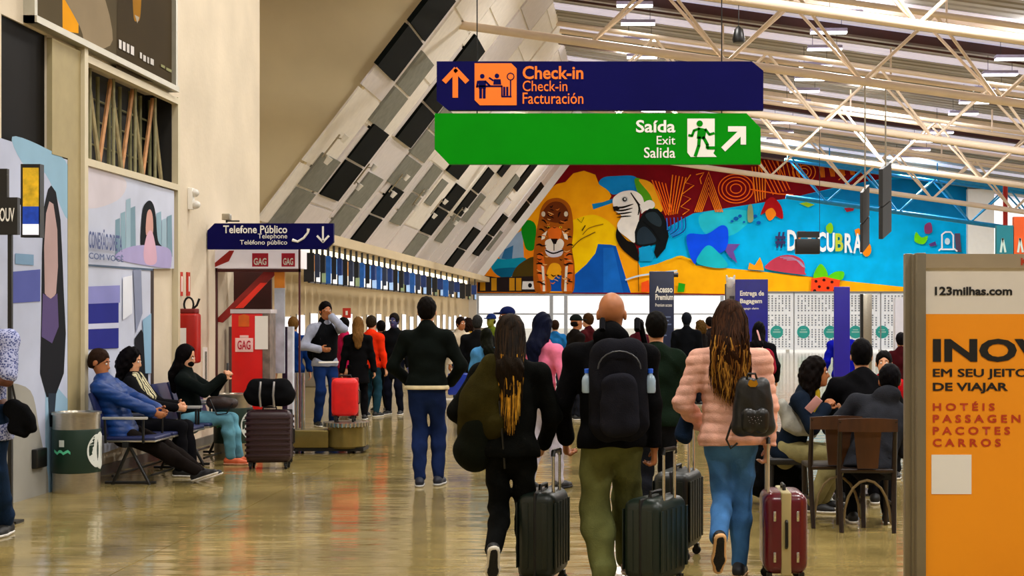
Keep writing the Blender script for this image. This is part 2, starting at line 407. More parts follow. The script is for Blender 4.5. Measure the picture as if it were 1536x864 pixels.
    T.nf = folds(.0075 if h < .0105 else .006, int(loc[0]*77) % 97, 10, 17)
    T.build('trousers', fab(legs), root, S)
    # shoes
    for s_ in (-1, 1):
        fy = R_(footyaw*s_); tp = R_(toeL if s_ < 0 else toeR)
        fd = np.array((math.sin(fy)*math.cos(tp), math.cos(fy)*math.cos(tp), -math.sin(tp)))
        fu = unit(np.cross(np.cross(fd, (0, 0, 1)), fd)) if abs(fd[2]) < .99 else np.array((0, 1., 0))
        fr = np.cross(fd, fu); b = an[s_]-fu*.085
        hh = min(h, .01); F = Form(hh)
        F.cone(b-fd*.05+fu*.045, b+fd*.10+fu*.035, .036, .040, k=.02).cone(b+fd*.10+fu*.035, b+fd*.17+fu*.03, .040, .030, k=.02).cone(b-fd*.03+fu*.05, an[s_]+fu*.02, .036, .04, k=.03)
        F.clip(b+fu*.012, -fu); sho = F.build('shoe', mat('shoe_'+shoes, shoes, rough=.6, var=.1), root, S)
        G = Form(hh*.8)
        G.cone(b-fd*.05+fu*.03, b+fd*.10+fu*.03, .042, .047, k=.02).cone(b+fd*.10+fu*.03, b+fd*.175+fu*.03, .047, .036, k=.02)
        G.clip(b+fu*.022, fu).clip(b, -fu); so = G.build('sole', mat('sole_'+sole, sole, rough=.7, var=.05), sho, S)
        if h < .0105:
            b2 = b-fu*.004; G = Form(.006); G.cone(b2-fd*.05+fu*.03, b2+fd*.10+fu*.03, .036, .041, k=.02).cone(b2+fd*.10+fu*.03, b2+fd*.172+fu*.03, .041, .030, k=.02)
            G.clip(b2+fu*.008, fu).clip(b2, -fu); G.build('outsole', mat('outsole', '0c0b0a', rough=.8, var=.3, scale=60), sho, S)
    # top
    if topkind:
        A = Form(h); pz = .08-hem; tb = bulk; base = pv+upv*(hem if hem else 0)
        ra = dict(jacket=(.148, .152, .068, .052), tshirt=(.138, .142, .066, .058), puffer=(.152, .160, .070, .056), coat=(.158, .158, .072, .056))[topkind]
        lowr = ra[0]*tb
        low = pv+upv*(-.06 if topkind != 'coat' else -.28)+upv*hem
        A.cone(low, waist, lowr*dict(jacket=1.02, coat=1.12, puffer=1.09, tshirt=1.0)[topkind], lowr*.97, f=fwd, fk=1.3, k=.03).cone(waist, chest, lowr*.97, ra[1]*tb, f=fwd, fk=1.3, k=.04)
        A.cone(chest, nb-upv*.07, ra[1]*tb, .10, f=fwd, fk=1.3, k=.05).cone(sh[-1]-upv*.01, sh[1]-upv*.01, .064, .064, k=.06)
        A.cone(nb-upv*.05, nb+upv*.0, .085, .075, k=.03)
        for s_ in (-1, 1): A.cone(nb-upv*.035, sh[s_]-upv*.005, .070, .060, k=.05)
        for s_ in (-1, 1):
            if sleeve >= .9: A.cone(sh[s_], el[s_], ra[2], ra[2]*.86, k=.04).cone(el[s_], wr[s_]*.96+el[s_]*.04, ra[2]*.86, ra[3], k=.03)
            else: A.cone(sh[s_], sh[s_]*(1-sleeve)+el[s_]*sleeve, ra[2], ra[2]*.98, k=.04)
        if collar: A.cone(nb-fwd*.02, nb+upv*collar-fwd*.01, .078, .07, k=.02)
        if hood: A.ell(nb-fwd*.08+upv*.02, (.11, .06, .07), k=.05)
        sx_ = np.array((1., 0, 0)); A.cone(low-sx_*.055*tb, low+sx_*.055*tb, .137, .137, k=.03)
        # flat hem
        A.clip(low-upv*.04, -upv)
        sd_ = int(abs(loc[0]*31+loc[1]*7)) % 91
        A.nf = puffs(.0065, .062) if topkind == 'puffer' else folds(.0055 if h < .012 else .007, sd_, 12, 15)
        jk = A.build('jacket' if topkind != 'tshirt' else 'shirt', M.get('top_'+top) or fab(top), root, S)
        if stripe:
            C = Form(h*.7); C.cone(low-upv*.05-sx_*.055*tb, low-upv*.05+sx_*.055*tb, .150, .150).cone(low-upv*.06, low+upv*.015, lowr*1.02+.008, lowr*1.02+.008, f=fwd, fk=1.3); C.clip(low-upv*.042, -upv).clip(low-upv*.004, upv)
            C.build('hem_band', fab(stripe), jk, S)
    # hair
    hm = M.get('hair_'+haircol) or mat('hair_'+haircol, haircol, rough=.6, var=.35, scale=40, bump=.5, bscale=90, stretch=(3, 3, .4), spec=.04)
    hh = min(h, .012); Hf = Form(hh); hd_ = hh*.25
    if hair in ('short', 'long', 'curly', 'fade'):
        e = .006 if hair == 'fade' else .012
        Hf.ell(hp((0, -.018, .032)), (.078+e, .098+e, .100+e), Rh, k=.02)
        if hair != 'short' or h < .012 or True: Hf.ell(hp((0, .135, -.045)), (.085, .105, .13), Rh, k=.015, sub=True)
        if hair == 'short' or hair == 'fade': Hf.ell(hp((0, -.045, -.02)), (.07, .065, .07), Rh, k=.02); Hf.clip(hp((0, 0, -.075)), Rh@np.array((0, 0, -1.)))
        if hair == 'long':
            q0 = hp((0, -.05, .0)); q1 = q0-fwd*.05-upv*.13; q2 = q0-fwd*.125-upv*.22; q3 = q0-fwd*.13-upv*.36
            Hf.cone(q0, q1, .082, .088, k=.03, f=fwd, fk=1.3).cone(q1, q2, .09, .085, k=.03, f=fwd, fk=1.7).cone(q2, q3, .085, .06, k=.03, f=fwd, fk=1.9)
            for s_ in (-1, 1): Hf.cone(hp((s_*.07, -.02, .0)), hp((s_*.07, -.02, .0))-upv*.16-fwd*.03, .028, .03, k=.03)
            Hf.ell(hp((0, .135, -.045)), (.07, .10, .2), Rh, k=.015, sub=True)
        if hair == 'curly':
            Hf.ell(hp((0, -.05, -.04)), (.12, .10, .14), Rh, k=.03); Hf.cone(hp((-.08, -.04, -.1)), hp((-.09, -.02, -.24)), .06, .05).cone(hp((.07, -.06, -.1)), hp((.08, -.05, -.22)), .05, .04)
            Hf.ell(hp((0, .125, -.03)), (.072, .10, .13), Rh, k=.015, sub=True)
            Hf.nf = lambda X, Y, Z: .011*np.sin(75*X)*np.sin(70*Y+1)*np.sin(60*Z+2)+.004*np.sin(130*X+90*Z)
        elif hair == 'long': Hf.nf = lambda X, Y, Z: .004*np.sin(90*X+8*np.sin(9*Z))+.002*np.sin(210*X+6*Z)
        else: Hf.nf = folds(.003, 5, 60, 60)
        Hf.build('hair', hm, root, S)
    elif hair == 'cap':
        Hf.ell(hp((0, -.035, -.02)), (.08, .075, .07), Rh).clip(hp((0, 0, -.07)), Rh@np.array((0, 0, -1.))); Hf.build('hair', hm, root, S)
        K = Form(hh); K.ell(hp((0, -.015, .045)), (.092, .110, .092), Rh, k=.01).clip(hp((0, 0, .03)), Rh@np.array((0, 0, -1.)))
        K.ell(hp((0, .12, .04)), (.07, .075, .012), Rh, k=.015); K.build('cap', fab(tip or '101a3a'), root, S)
    elif hair == 'beanie':
        K = Form(hh); K.ell(hp((0, -.02, .035)), (.092, .108, .11), Rh).clip(hp((0, 0, .01)), Rh@np.array((0, .3, -1.))); K.build('knit_cap', fab(tip or '101010'), root, S)
    return root, dict(S=S, hp=hp, sh=sh, el=el, wr=wr, chest=chest, waist=waist, pv=pv, fwd=fwd, up=upv, nb=nb)
# ------------------------------------------------------------------ the hall: floor, roof, walls
WX = -5.3                                             # plane of the near left wall
def roofz(x): return EYE+9.1-.14*x
def chordz(x): return EYE+6.49-.14*x
# floor of large polished slabs with recessed joints
fm = D.materials.new('polished_granite'); fm.use_nodes = True; nt = fm.node_tree; b = nt.nodes['Principled BSDF']
tc = nt.nodes.new('ShaderNodeTexCoord'); n1 = nt.nodes.new('ShaderNodeTexNoise'); n1.inputs['Scale'].default_value = 1.3; n1.inputs['Detail'].default_value = 6
n2 = nt.nodes.new('ShaderNodeTexNoise'); n2.inputs['Scale'].default_value = 45; n2.inputs['Detail'].default_value = 3
mx = nt.nodes.new('ShaderNodeMath'); mx.operation = 'ADD'; mx.inputs[1].default_value = 0
ml = nt.nodes.new('ShaderNodeMath'); ml.operation = 'MULTIPLY'; ml.inputs[1].default_value = .45
nt.links.new(tc.outputs['Object'], n1.inputs[0]); nt.links.new(tc.outputs['Object'], n2.inputs[0])
nt.links.new(n2.outputs[0], ml.inputs[0]); nt.links.new(n1.outputs[0], mx.inputs[0]); nt.links.new(ml.outputs[0], mx.inputs[1])
cr = nt.nodes.new('ShaderNodeValToRGB'); cr.color_ramp.elements[0].position = .5; cr.color_ramp.elements[1].position = .95
cr.color_ramp.elements[0].color = hx('6e6038')+(1,); cr.color_ramp.elements[1].color = hx('a9945a')+(1,)
nt.links.new(mx.outputs[0], cr.inputs[0]); nt.links.new(cr.outputs[0], b.inputs['Base Color'])
b.inputs['Roughness'].default_value = .11; b.inputs['Specular IOR Level'].default_value = .85
mp = nt.nodes.new('ShaderNodeMapping'); mp.inputs['Scale'].default_value = (1.2, 4.0, 1); nt.links.new(tc.outputs['Object'], mp.inputs[0])
n3 = nt.nodes.new('ShaderNodeTexNoise'); n3.inputs['Scale'].default_value = 1.2; n3.inputs['Detail'].default_value = 2; nt.links.new(mp.outputs[0], n3.inputs[0])
bp = nt.nodes.new('ShaderNodeBump'); bp.inputs['Strength'].default_value = .34; bp.inputs['Distance'].default_value = .02
nt.links.new(n3.outputs[0], bp.inputs['Height']); nt.links.new(bp.outputs[0], b.inputs['Normal'])
fl = struct(MB().box(-13, 30, -14, 78, -.3, -.012).build('floor', mat('joint_grout', '3a2f1c', var=0)))
i = 0
ys = [9.27+6*k for k in range(-4, 12)]; xs = [-13+.0]+[-9.2+6*k for k in range(0, 7)]
for x in [-15.2+6*k for k in range(8)]:
    for y in ys:
        if y >= 76: continue
        x0, x1, y0, y1 = max(x, -13)+.004, min(x+6, 30)-.004, y+.004, min(y+6, 76.6)-.004
        MB().box(x0, x1, y0, y1, -.012, 0).build('slab', fm, fl)
struct(MB().box(-60, 80, 78, 200, -.2, -.02).build('ground', mat('outdoor_concrete', 'c9c4b8', rough=.9, scale=.3)))

# roof: sheets running across, dark purlins, all falling to the right
rsheets = [mat('roof_sheet_'+c, c, rough=.45, var=.06, scale=1, emit=e) for c, e in (('b0b0b6', 0), ('948f88', 0), ('dcd8ec', .45), ('6e6862', 0))]  # lilac sheets glow: daylight through the roof put in as emission
XL, XR = -13.5, 24.5
ceil = D.objects.new('ceiling', None); COL.objects.link(ceil); struct(ceil)
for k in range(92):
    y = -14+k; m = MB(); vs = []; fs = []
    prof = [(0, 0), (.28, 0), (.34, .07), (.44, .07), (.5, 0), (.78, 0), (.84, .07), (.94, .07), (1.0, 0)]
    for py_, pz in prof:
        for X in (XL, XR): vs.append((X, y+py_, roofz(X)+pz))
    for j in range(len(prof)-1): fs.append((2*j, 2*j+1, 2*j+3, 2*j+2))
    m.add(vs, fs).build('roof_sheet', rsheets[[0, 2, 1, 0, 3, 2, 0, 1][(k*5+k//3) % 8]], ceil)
purl_me = None
for k in range(36):
    y = -13+k*2.6
    if y > 76: break
    if k % 3 == 1: continue
    m = MB(); za, zb = roofz(XL), roofz(XR); w_ = .16 if k % 3 == 0 else .09; hh = .26 if k % 3 == 0 else .14
    m.add([(XL, y-w_, za-hh), (XR, y-w_, zb-hh), (XR, y+w_, zb-hh), (XL, y+w_, za-hh), (XL, y-w_, za-.01), (XR, y-w_, zb-.01), (XR, y+w_, zb-.01), (XL, y+w_, za-.01)],
          [(0, 3, 2, 1), (0, 1, 5, 4), (1, 2, 6, 5), (2, 3, 7, 6), (3, 0, 4, 7)]).build('purlin', M['maroon'] if k % 3 != 2 else M['cream'], ceil)
# small sprinkler pipe with drops
m = MB(); m.tube((-4, 33.4, roofz(-4)-.55), (XR, 33.4, roofz(XR)-.55), .035); m.tube((-3, 41, roofz(-3)-.5), (XR, 41, roofz(XR)-.5), .035)
m.build('sprinkler_pipe', M['maroon'], ceil)

# lattice trusses
def chord_x0(Y): return -4.3 if Y > 31.9 else -13
def truss(Y, label):
    cm_ = M['cream'] if Y < 67 else mat('blue_steel', '1592cc', rough=.5, var=.1)  # last truss is blue where the others are cream
    x0 = chord_x0(Y) if Y < 67 else 7.0; t = thing('roof_truss', label, 'truss', (0, Y, 0), group='lattice trusses carrying the roof')
    tz = lambda x: chordz(x)+1.75
    MB().tube((x0, 0, chordz(x0)), (XR, 0, chordz(XR)), .105, n=12).build('bottom_chord', cm_, t, True)
    xt = x0 if x0 < -10 or x0 > 0 else -2.2
    for s_ in (-1, 1): MB().tube((xt, s_*.55, tz(xt)), (XR, s_*.55, tz(XR)), .075, n=10).build('top_chord', cm_, t, True)
    proto = None; dx = 3.3; k = 0; x = 2.26-dx*4
    while x < XR:
        for s_ in (-1, 1):
            for q in (-1, 1):
                xb, xa = x, x+q*dx/2
                if xb < x0 or xa < xt or xa > XR: continue
                MB().tube((xb, 0, chordz(xb)), (xa, s_*.55, tz(xa)), .04, n=8).build('web_member', cm_, t, True)
        x += dx
    # hangers up to the purlins
    for x in [x0+2+4.95*j for j in range(6)]:
        if x < XR-1 and x > xt: MB().tube((x, 0, tz(x)-.02), (x, 0, roofz(x)-.1), .03, n=6).build('post', cm_, t)
    return t
for Y, w in ((20.9, 'nearest'), (28.7, 'second'), (35.6, 'third'), (43.3, 'fourth'), (51.3, 'fifth'), (59.7, 'sixth'), (67.3, 'last')):
    truss(Y, {'nearest': 'cream tube lattice truss nearest the viewer, crossing above the picture', 'last': 'blue-painted lattice truss closest to the painted mural wall'}.get(w, 'cream tube lattice truss under the roof, %s from the viewer' % w))

# luminaires in three rows
def luminaire(px, py, near=None):
    if near is None:
        s = (VY-py+.14*(px-VX))/8.5; X = (px-VX)/s; Y = FPX/s
    else: X, Y = near
    return X, Y
lum = [luminaire(*p) for p in [(952,10),(957,37),(960,62),(963,87),(940,168),(980,168),(1265,23),(1243,50),(1237,75),(1223,100),(1215,120),(1207,138),(1195,155),(1176,185),(1172,200),(1167,211),
       (1520,90),(1500,113),(1485,136),(1462,155),(1445,172),(1420,188),(1410,200),(1385,213),(1377,226),(1357,238)]]
vis = len(lum)
lum += [(x, y) for y in (1, 9, 18, 27) for x in (0, 5.6, 10.8)]+[(x, 9) for x in (-2.4,)]
rank = [0, 0, 0]; proto = None; places = ['left row', 'middle row', 'right row']
for i, (X, Y) in enumerate(lum):
    z = EYE+8.5-.14*X
    if proto is None:
        t = thing('ceiling_light', '', 'ceiling light', group='hanging ceiling lights')
        rbox('housing', -.5, .5, -.14, .14, .03, .13, .02, mat('lamp_housing', 'b9b4dd', var=0), t)
        MB().box(-.49, .49, -.13, .13, 0, .03).build('diffuser', M['lamp'], t)
        for s_ in (-.35, .35): MB().tube((s_, 0, .13), (s_, 0, .62), .008, n=5).build('hanger', M['black'], t)
        proto = t; kids = children(t)
    else: t = copy_tree(proto, None, kids)
    t.location = (X, Y, z)
    rw = 0 if X < 3 else 1 if X < 8.3 else 2
    if i < vis:
        rank[rw] += 1; t['label'] = 'white rectangular light of the %s, %s from the top of the picture' % (places[rw], ORD[rank[rw]-1])
    else: t['label'] = 'white rectangular light of the %s under the roof, out of view above the viewer' % places[rw]
    t['group'] = 'hanging ceiling lights, '+places[rw]

# slanted panelled wall over the check-in counters
S_NEAR, S_FAR = 69.0, 29.0
YN, YF = FPX/S_NEAR, 75.6
def slant(Y, t, off=0):     # off = distance out of the wall towards the hall
    n = Vector((1.3, 0, -1)).normalized()
    return Vector((-8.1+t, Y, EYE+2.03+1.3*t))+n*off
TT = 5.72
sw = MB(); a = [slant(YN, 0), slant(YF, 0), slant(YF, TT), slant(YN, TT)]; c = [slant(y, t, -.25) for y, t in ((YN, 0), (YF, 0), (YF, TT), (YN, TT))]
sw.add(a+c, [(0, 1, 2, 3), (7, 6, 5, 4), (0, 4, 5, 1), (1, 5, 6, 2), (2, 6, 7, 3), (3, 7, 4, 0)])
sw = struct(sw.build('wall_slanted', mat('slant_white', 'ece6e0', rough=.6, var=.05, scale=.6)))
pm = dict(D=mat('panel_charcoal', '0b0f0d', rough=.7, var=.15, spec=.05), G=mat('panel_grey', '84847a', rough=.7, var=.12, spec=.1), W=mat('panel_white', 'f2ebe2', rough=.5, var=.05), L=mat('panel_lilac', 'e0d9da', rough=.5, var=.05))
def sc_(c): return (1315.4-c)/9.66
def panel(c0, c1, ya, yb, tone, lift):
    """panel of one column (c = diagonal picture parameter of its edges), between two heights"""
    pts = []
    cm = (c0+c1)/2
    s = sc_(cm)
    def tof(y): return ((VY-y)/s-2.03)/1.3
    t0, t1 = max(tof(yb), .02), min(tof(ya), TT-.02)
    if t1 <= t0: return
    y0, y1 = FPX/sc_(c0)+.03, FPX/sc_(c1)-.03
    q = [(y0, t0+.02), (y1, t0+.02), (y1, t1-.02), (y0, t1-.02)]
    m = MB(); m.add([slant(y, t, lift) for y, t in q]+[slant(y, t, -.01) for y, t in q], [(0, 1, 2, 3), (0, 4, 5, 1), (1, 5, 6, 2), (2, 6, 7, 3), (3, 7, 4, 0)])
    m.build('panel', pm[tone], sw)
bounds = [636, 688, 741, 788, 829, 863, 892, 918, 940, 955, 970, 986, 999, 1011, 1020, 1031]
rgp = random.Random(4)
for k, (c0, c1) in enumerate(zip(bounds[:-1], bounds[1:])):
    cuts = [440, 345-(k*37) % 60, 250-(k*53) % 70, 140-(k*29) % 60, 30, -120]
    for ya, yb in zip(cuts[1:], cuts[:-1]): panel(c0+.6, c1-.6, ya, yb, 'W' if (k+int(ya)) % 3 else 'L', .03+.02*(k % 2))
for (c0, c1, ps) in [(633, 678, [(-90, -20, 'D'), (-20, 46, 'D'), (46, 108, 'D')]), (656, 693, [(232, 282, 'G'), (282, 345, 'G')]), (688, 721, [(83, 135, 'G'), (135, 188, 'G')]), (697, 733, [(189, 242, 'D'), (242, 295, 'D')]),
  (747, 781, [(60, 120, 'D'), (120, 160, 'D'), (160, 213, 'D')]), (748, 778, [(260, 307, 'G'), (307, 352, 'G')]), (786, 820, [(165, 200, 'G'), (200, 236, 'G'), (237, 278, 'G')]), (797, 822, [(279, 322, 'D'), (322, 365, 'D')]),
  (837, 857, [(248, 290, 'G'), (290, 335, 'G')]), (862, 890, [(222, 262, 'D')]), (866, 880, [(268, 306, 'G')]), (893, 914, [(277, 312, 'D'), (312, 349, 'D'), (350, 392, 'G')]), (922, 937, [(252, 286, 'D'), (286, 321, 'D')]), (925, 940, [(322, 362, 'G')]),
  (942, 953, [(232, 262, 'D'), (290, 331, 'G')]), (970, 984, [(341, 372, 'D'), (372, 403, 'D')]), (972, 983, [(262, 305, 'G')]), (983, 993, [(225, 284, 'D')]), (999, 1010, [(321, 352, 'D'), (352, 382, 'D')]), (1019, 1028, [(274, 302, 'D'), (302, 332, 'D')]), (1014, 1020, [(345, 375, 'G')])]:
    for (ya, yb, tn) in ps: panel(c0, c1, ya, yb, tn, .10 if tn == 'D' else .08)
# white edge fin at the far end, lintel along the foot
m = MB(); m.add([slant(75.6, 0, .05), slant(75.6, TT, .05), slant(75.6, TT, -.5), slant(75.6, 0, -.5), slant(74.9, 0, .35), slant(74.9, TT, .35), slant(74.9, TT, -.5), slant(74.9, 0, -.5)],
   [(0, 1, 2, 3), (7, 6, 5, 4), (0, 4, 5, 1), (1, 5, 6, 2), (3, 2, 6, 7), (0, 3, 7, 4)]); struct(m.build('trim_1', mat('trim_white', 'ece9e6', var=.02)))
struct(MB().box(-8.75, -7.42, YN, 75.7, EYE+1.78, EYE+2.03).build('trim_2', mat('soffit_cream', 'cdb995', rough=.8, var=.06, scale=.8)))
# tan end wall beside the slanted wall
zt = 13.2
prof = [(-13.3, EYE+1.85), (-8.1, EYE+1.85), (-8.1, EYE+2.03), (-8.1+TT, EYE+2.03+1.3*TT), (-13.3, EYE+9.1+.14*13.3)]
struct(MB().prism(prof, YN-.25, YN).build('wall_end', M['tan']))
struct(MB().box(-13.6, -13.3, -14, YN, 0, 12.6).build('wall_recess', M['tan']))
struct(MB().box(-13.3, WX-.3, 20.6, 20.8, 0, 12.2).build('wall_return', M['tan']))
struct(MB().box(-13.3, -8.5, YN-.25, 76, 0, .02).box(-8.8, -8.5, 31.6, 76, 0, EYE+1.8).build('wall_counter', mat('counter_wall', 'cdb68e', rough=.8, var=.05, scale=.6)))
# back wall above the glazing = mural wall, right piers, right side wall piers
struct(MB().prism([(-9.2, 2.78), (17.25, 2.78), (17.25, roofz(17.25)), (-9.2, roofz(-9.2))], 76.0, 76.5).build('wall_back', mat('wall_back_paint', '6a0f18')))
struct(MB().box(-9.2, -8.1, 75.7, 76.2, 0, 3.6).build('wall_pier', mat('pier_white', 'd8d0c4', var=.03)))
struct(MB().box(17.25, 18.6, 75.6, 76.5, 0, roofz(18)).build('wall_right_pier', mat('pier_bright', 'f2eee6', var=.02)))
# near left wall
W0 = mat('wall_plaster', 'd6c8b0', rough=.85, var=.09, scale=1.1, bump=.3, bscale=16)
wl = MB()
wl.box(WX-.3, WX, -14, 20.8, 0, 3.05).box(WX-.3, WX, -14, 20.8, 4.12, 12.4)
wl.box(WX-.3, WX, -14, 12.3, 3.05, 4.12).box(WX-.3, WX, 13.25, 14.0, 3.05, 4.12).box(WX-.3, WX, 16.85, 20.8, 3.05, 4.12)
wall_left = struct(wl.build('wall_left', W0))
MB().box(-7.6, WX-.3, 11.9, 17.2, 2.95, 3.0).box(-7.6, WX-.3, 11.9, 17.2, 4.2, 4.25).box(-7.65, -7.6, 11.9, 17.2, 2.95, 4.25).build('void', mat('dark_void', '0c0906', var=0), wall_left)  # room behind made near black, its shade put into the colour
g = mat('pilaster_olive', 'a5966c', rough=.7, var=.06)
MB().box(WX, WX+.05, 13.25, 14.0, 3.05, 4.10).box(WX, WX+.05, 13.62, 14.0, 0, 3.05).build('pilaster', g, wall_left)
MB().box(WX, WX+.09, 13.93, 14.02, 0, 4.16).box(WX, WX+.07, 16.85, 16.93, 0, 4.1).box(WX, WX+.07, 14.02, 16.85, 3.03, 3.10).box(WX, WX+.07, 14.02, 16.85, 4.02, 4.09).build('frame', mat('frame_cream', 'cfc3a4', rough=.5, var=.03), wall_left)
MB().box(WX, WX+.03, -14, 20.8, 0, .1).build('baseboard_left', mat('base_steel', '6d6a60', rough=.4, metal=.3), wall_left)
MB().box(WX-.28, WX-.02, 12.3, 13.25, 3.05, 4.12).build('shade_sheet', mat('opening_shade', '0d0a07', rough=.5, var=.3, scale=2, spec=.04), wall_left)  # dark sheet set in the opening to stand for its shade
MB().box(WX-.3, WX-.002, 16.83, 16.86, 3.05, 4.12).box(WX-.3, WX-.002, 13.99, 14.0, 3.05, 4.12).box(WX-.32, WX-.3, 13.9, 16.9, 3.05, 4.12).build('shade_liner', mat('dark_void', '0c0906', var=0), wall_left)  # jambs and back of the lattice opening coloured dark as shade
# lattice of crossed bars in the opening
gr = thing('wall_lattice', 'dark opening filled with crossed vertical and leaning cream bars, high on left wall', 'grille', (WX-.06, 14.02, 3.1))
bm_ = [mat('bar_'+c, c, rough=.7, var=.2, scale=10) for c in ('a89a72', '7d7a55', 'c08a5a', '8f8a66')]
N = 9
for i in range(N):
    y = .12+i*2.6/(N-1)
    MB().tube((-.16, y, 0), (-.16, y, .95), .022, n=6).build('bar', bm_[1], gr)
for i in range(4):
    y = .5+i*.66
    for q in (-1, 1): MB().tube((-.05, y, .93), (-.05, max(.04, min(2.8, y+q*.34)), .0), .024, n=6).build('bar', bm_[2 if q < 0 else 0], gr)
    MB().tube((-.02, y, .94), (-.02, y, 0), .018, n=6).build('bar', bm_[3], gr)
for z in (.25, .5, .72): MB().tube((-.2, .02, z), (-.2, 2.82, z), .012, n=6).build('crossbar', bm_[1], gr)

# ------------------------------------------------------------------ flat prints
class Print(MB):
    """flat artwork drawn from outline points, on a wall of the hall"""
    def __init__(s, fmap): super().__init__(); s.fm = fmap; s.mats = []; s.lay = 0; s.cache = {}
    def mi(s, c):
        if c not in s.cache: s.cache[c] = len(s.mats); s.mats.append(mat('print_'+c, c, rough=.75, var=.12, scale=1.2, spec=.08))
        return s.cache[c]
    def poly(s, pts, c, smooth=False, n=5):
        if smooth: pts = curve_pts(pts, n)
        s.lay += 1; s.add([s.fm(x, y, s.lay) for x, y in pts], [tuple(range(len(pts)))], s.mi(c)); return s
    def line(s, pts, w, c, smooth=False, closed=False, n=5, taper=False):
        if smooth: pts = curve_pts(pts, n, closed)
        elif closed: pts = list(pts)+[pts[0]]
        if closed and smooth: pts = pts+[pts[0]]
        s.lay += 1; m = len(pts); vs = []
        for i, p in enumerate(pts):
            a = pts[max(0, i-1)]; b = pts[min(m-1, i+1)]; dx, dy = b[0]-a[0], b[1]-a[1]; L = math.hypot(dx, dy) or 1
            ww = w*(.25+.75*math.sin(math.pi*(i+.0)/(m-1))) if taper else w
            vs += [s.fm(p[0]-dy/L*ww/2, p[1]+dx/L*ww/2, s.lay), s.fm(p[0]+dy/L*ww/2, p[1]-dx/L*ww/2, s.lay)]
        s.add(vs, [(2*i, 2*i+1, 2*i+3, 2*i+2) for i in range(m-1)], s.mi(c)); return s
    def dot(s, x, y, rx, ry, c, n=14):
        return s.poly([(x+rx*math.cos(2*math.pi*i/n), y+ry*math.sin(2*math.pi*i/n)) for i in range(n)], c)
    def done(s, name, parent=None): return s.build(name, s.mats, parent)

# mural on the back wall
YM = 75.98
mu = Print(lambda px, py, l: tuple(P(px, py, YM-.0008*l)))
mu.poly([(705, 439), (705, 60), (1451, 60), (1451, 446)], '7c0a14')
# cyan field
mu.poly([(955, 405), (960, 372), (985, 352), (1003, 340), (1040, 320), (1110, 309), (1186, 297), (1250, 282), (1320, 269), (1360, 262), (1451, 256), (1451, 440), (1361, 432), (1290, 424), (1235, 417), (1140, 407), (1040, 398)], '00b0ea')
mu.poly([(1300, 272), (1451, 262), (1451, 330), (1380, 322), (1300, 306), (1240, 296), (1186, 297)], '0678b0')
mu.poly([(1050, 322), (1100, 314), (1130, 322), (1100, 352), (1060, 352)], '25c6dc', True)
mu.poly([(1180, 292), (1240, 297), (1451, 328), (1451, 336), (1240, 305), (1182, 299)], '0c8ecb')
# orange ground right
mu.poly([(955, 439), (958, 402), (985, 396), (1000, 390), (1020, 384), (1036, 388), (1044, 398), (1140, 407), (1235, 418), (1361, 431), (1451, 440), (1451, 446)], 'ffae0a')
# yellow-orange map at left
mu.poly([(712, 439), (712, 400), (760, 370), (790, 328), (803, 300), (835, 276), (848, 273), (860, 260), (876, 256), (893, 262), (898, 275), (912, 284), (917, 294), (912, 304), (895, 308), (888, 312), (925, 300), (945, 330), (950, 360), (958, 395), (975, 439)], 'ffa60a')
mu.poly([(860, 330), (888, 322), (910, 330), (925, 345), (930, 362), (915, 372), (900, 368), (895, 385), (880, 400), (868, 410), (858, 400), (850, 340)], 'ffc800', True)
mu.poly([(715, 412), (745, 385), (790, 340), (800, 330), (806, 345), (803, 400), (812, 439), (712, 439)], 'f78a10')
mu.poly([(845, 439), (862, 412), (880, 396), (893, 380), (897, 366), (915, 367), (924, 369), (932, 395), (946, 439)], '0a55b5')
mu.poly([(925, 368), (935, 372), (958, 395), (962, 439), (948, 439)], 'ffa30c')
mu.poly([(905, 372), (920, 371), (935, 439), (905, 439)], '1567c8')
mu.poly([(806, 437), (806, 418), (822, 416), (848, 412), (862, 412), (850, 437)], '0b4fb0')
# blue sky patch and swallow shape
mu.poly([(898, 275), (906, 266), (925, 264), (950, 264), (962, 275), (960, 288), (935, 288), (920, 292), (910, 284)], '0f8ad6', True)
mu.poly([(888, 306), (905, 303), (930, 294), (932, 300), (905, 309), (890, 314)], '0e7fc0')
# ship and trees at the left
mu.poly([(748, 380), (775, 350), (784, 345), (786, 392), (750, 392)], '8fa8c4')
mu.poly([(757, 374), (770, 368), (768, 390), (752, 388)], '2d6a9a')
mu.poly([(738, 388), (758, 389), (788, 387), (784, 404), (770, 414), (752, 416), (738, 404)], '0a8fb0', True)
mu.poly([(742, 404), (780, 402), (768, 414), (752, 416)], '065f86', True)
mu.poly([(782, 345), (786, 332), (797, 331), (804, 340), (803, 360), (800, 375), (790, 374), (785, 360)], '0c8a18', True)
mu.poly([(775, 400), (800, 385), (805, 400), (803, 420), (770, 420)], '4a3a10', True)
mu.poly([(716, 438), (718, 412), (745, 416), (806, 414), (806, 438)], '241a1c')
for x in (724, 741, 768, 778): mu.poly([(x-4, 436), (x-4, 417), (x+4, 417), (x+4, 436)], 'c58a18')
mu.poly([(783, 434), (784, 422), (806, 422), (806, 434)], 'e4e2e4'); mu.dot(795, 428, 3, 3.5, '101018')
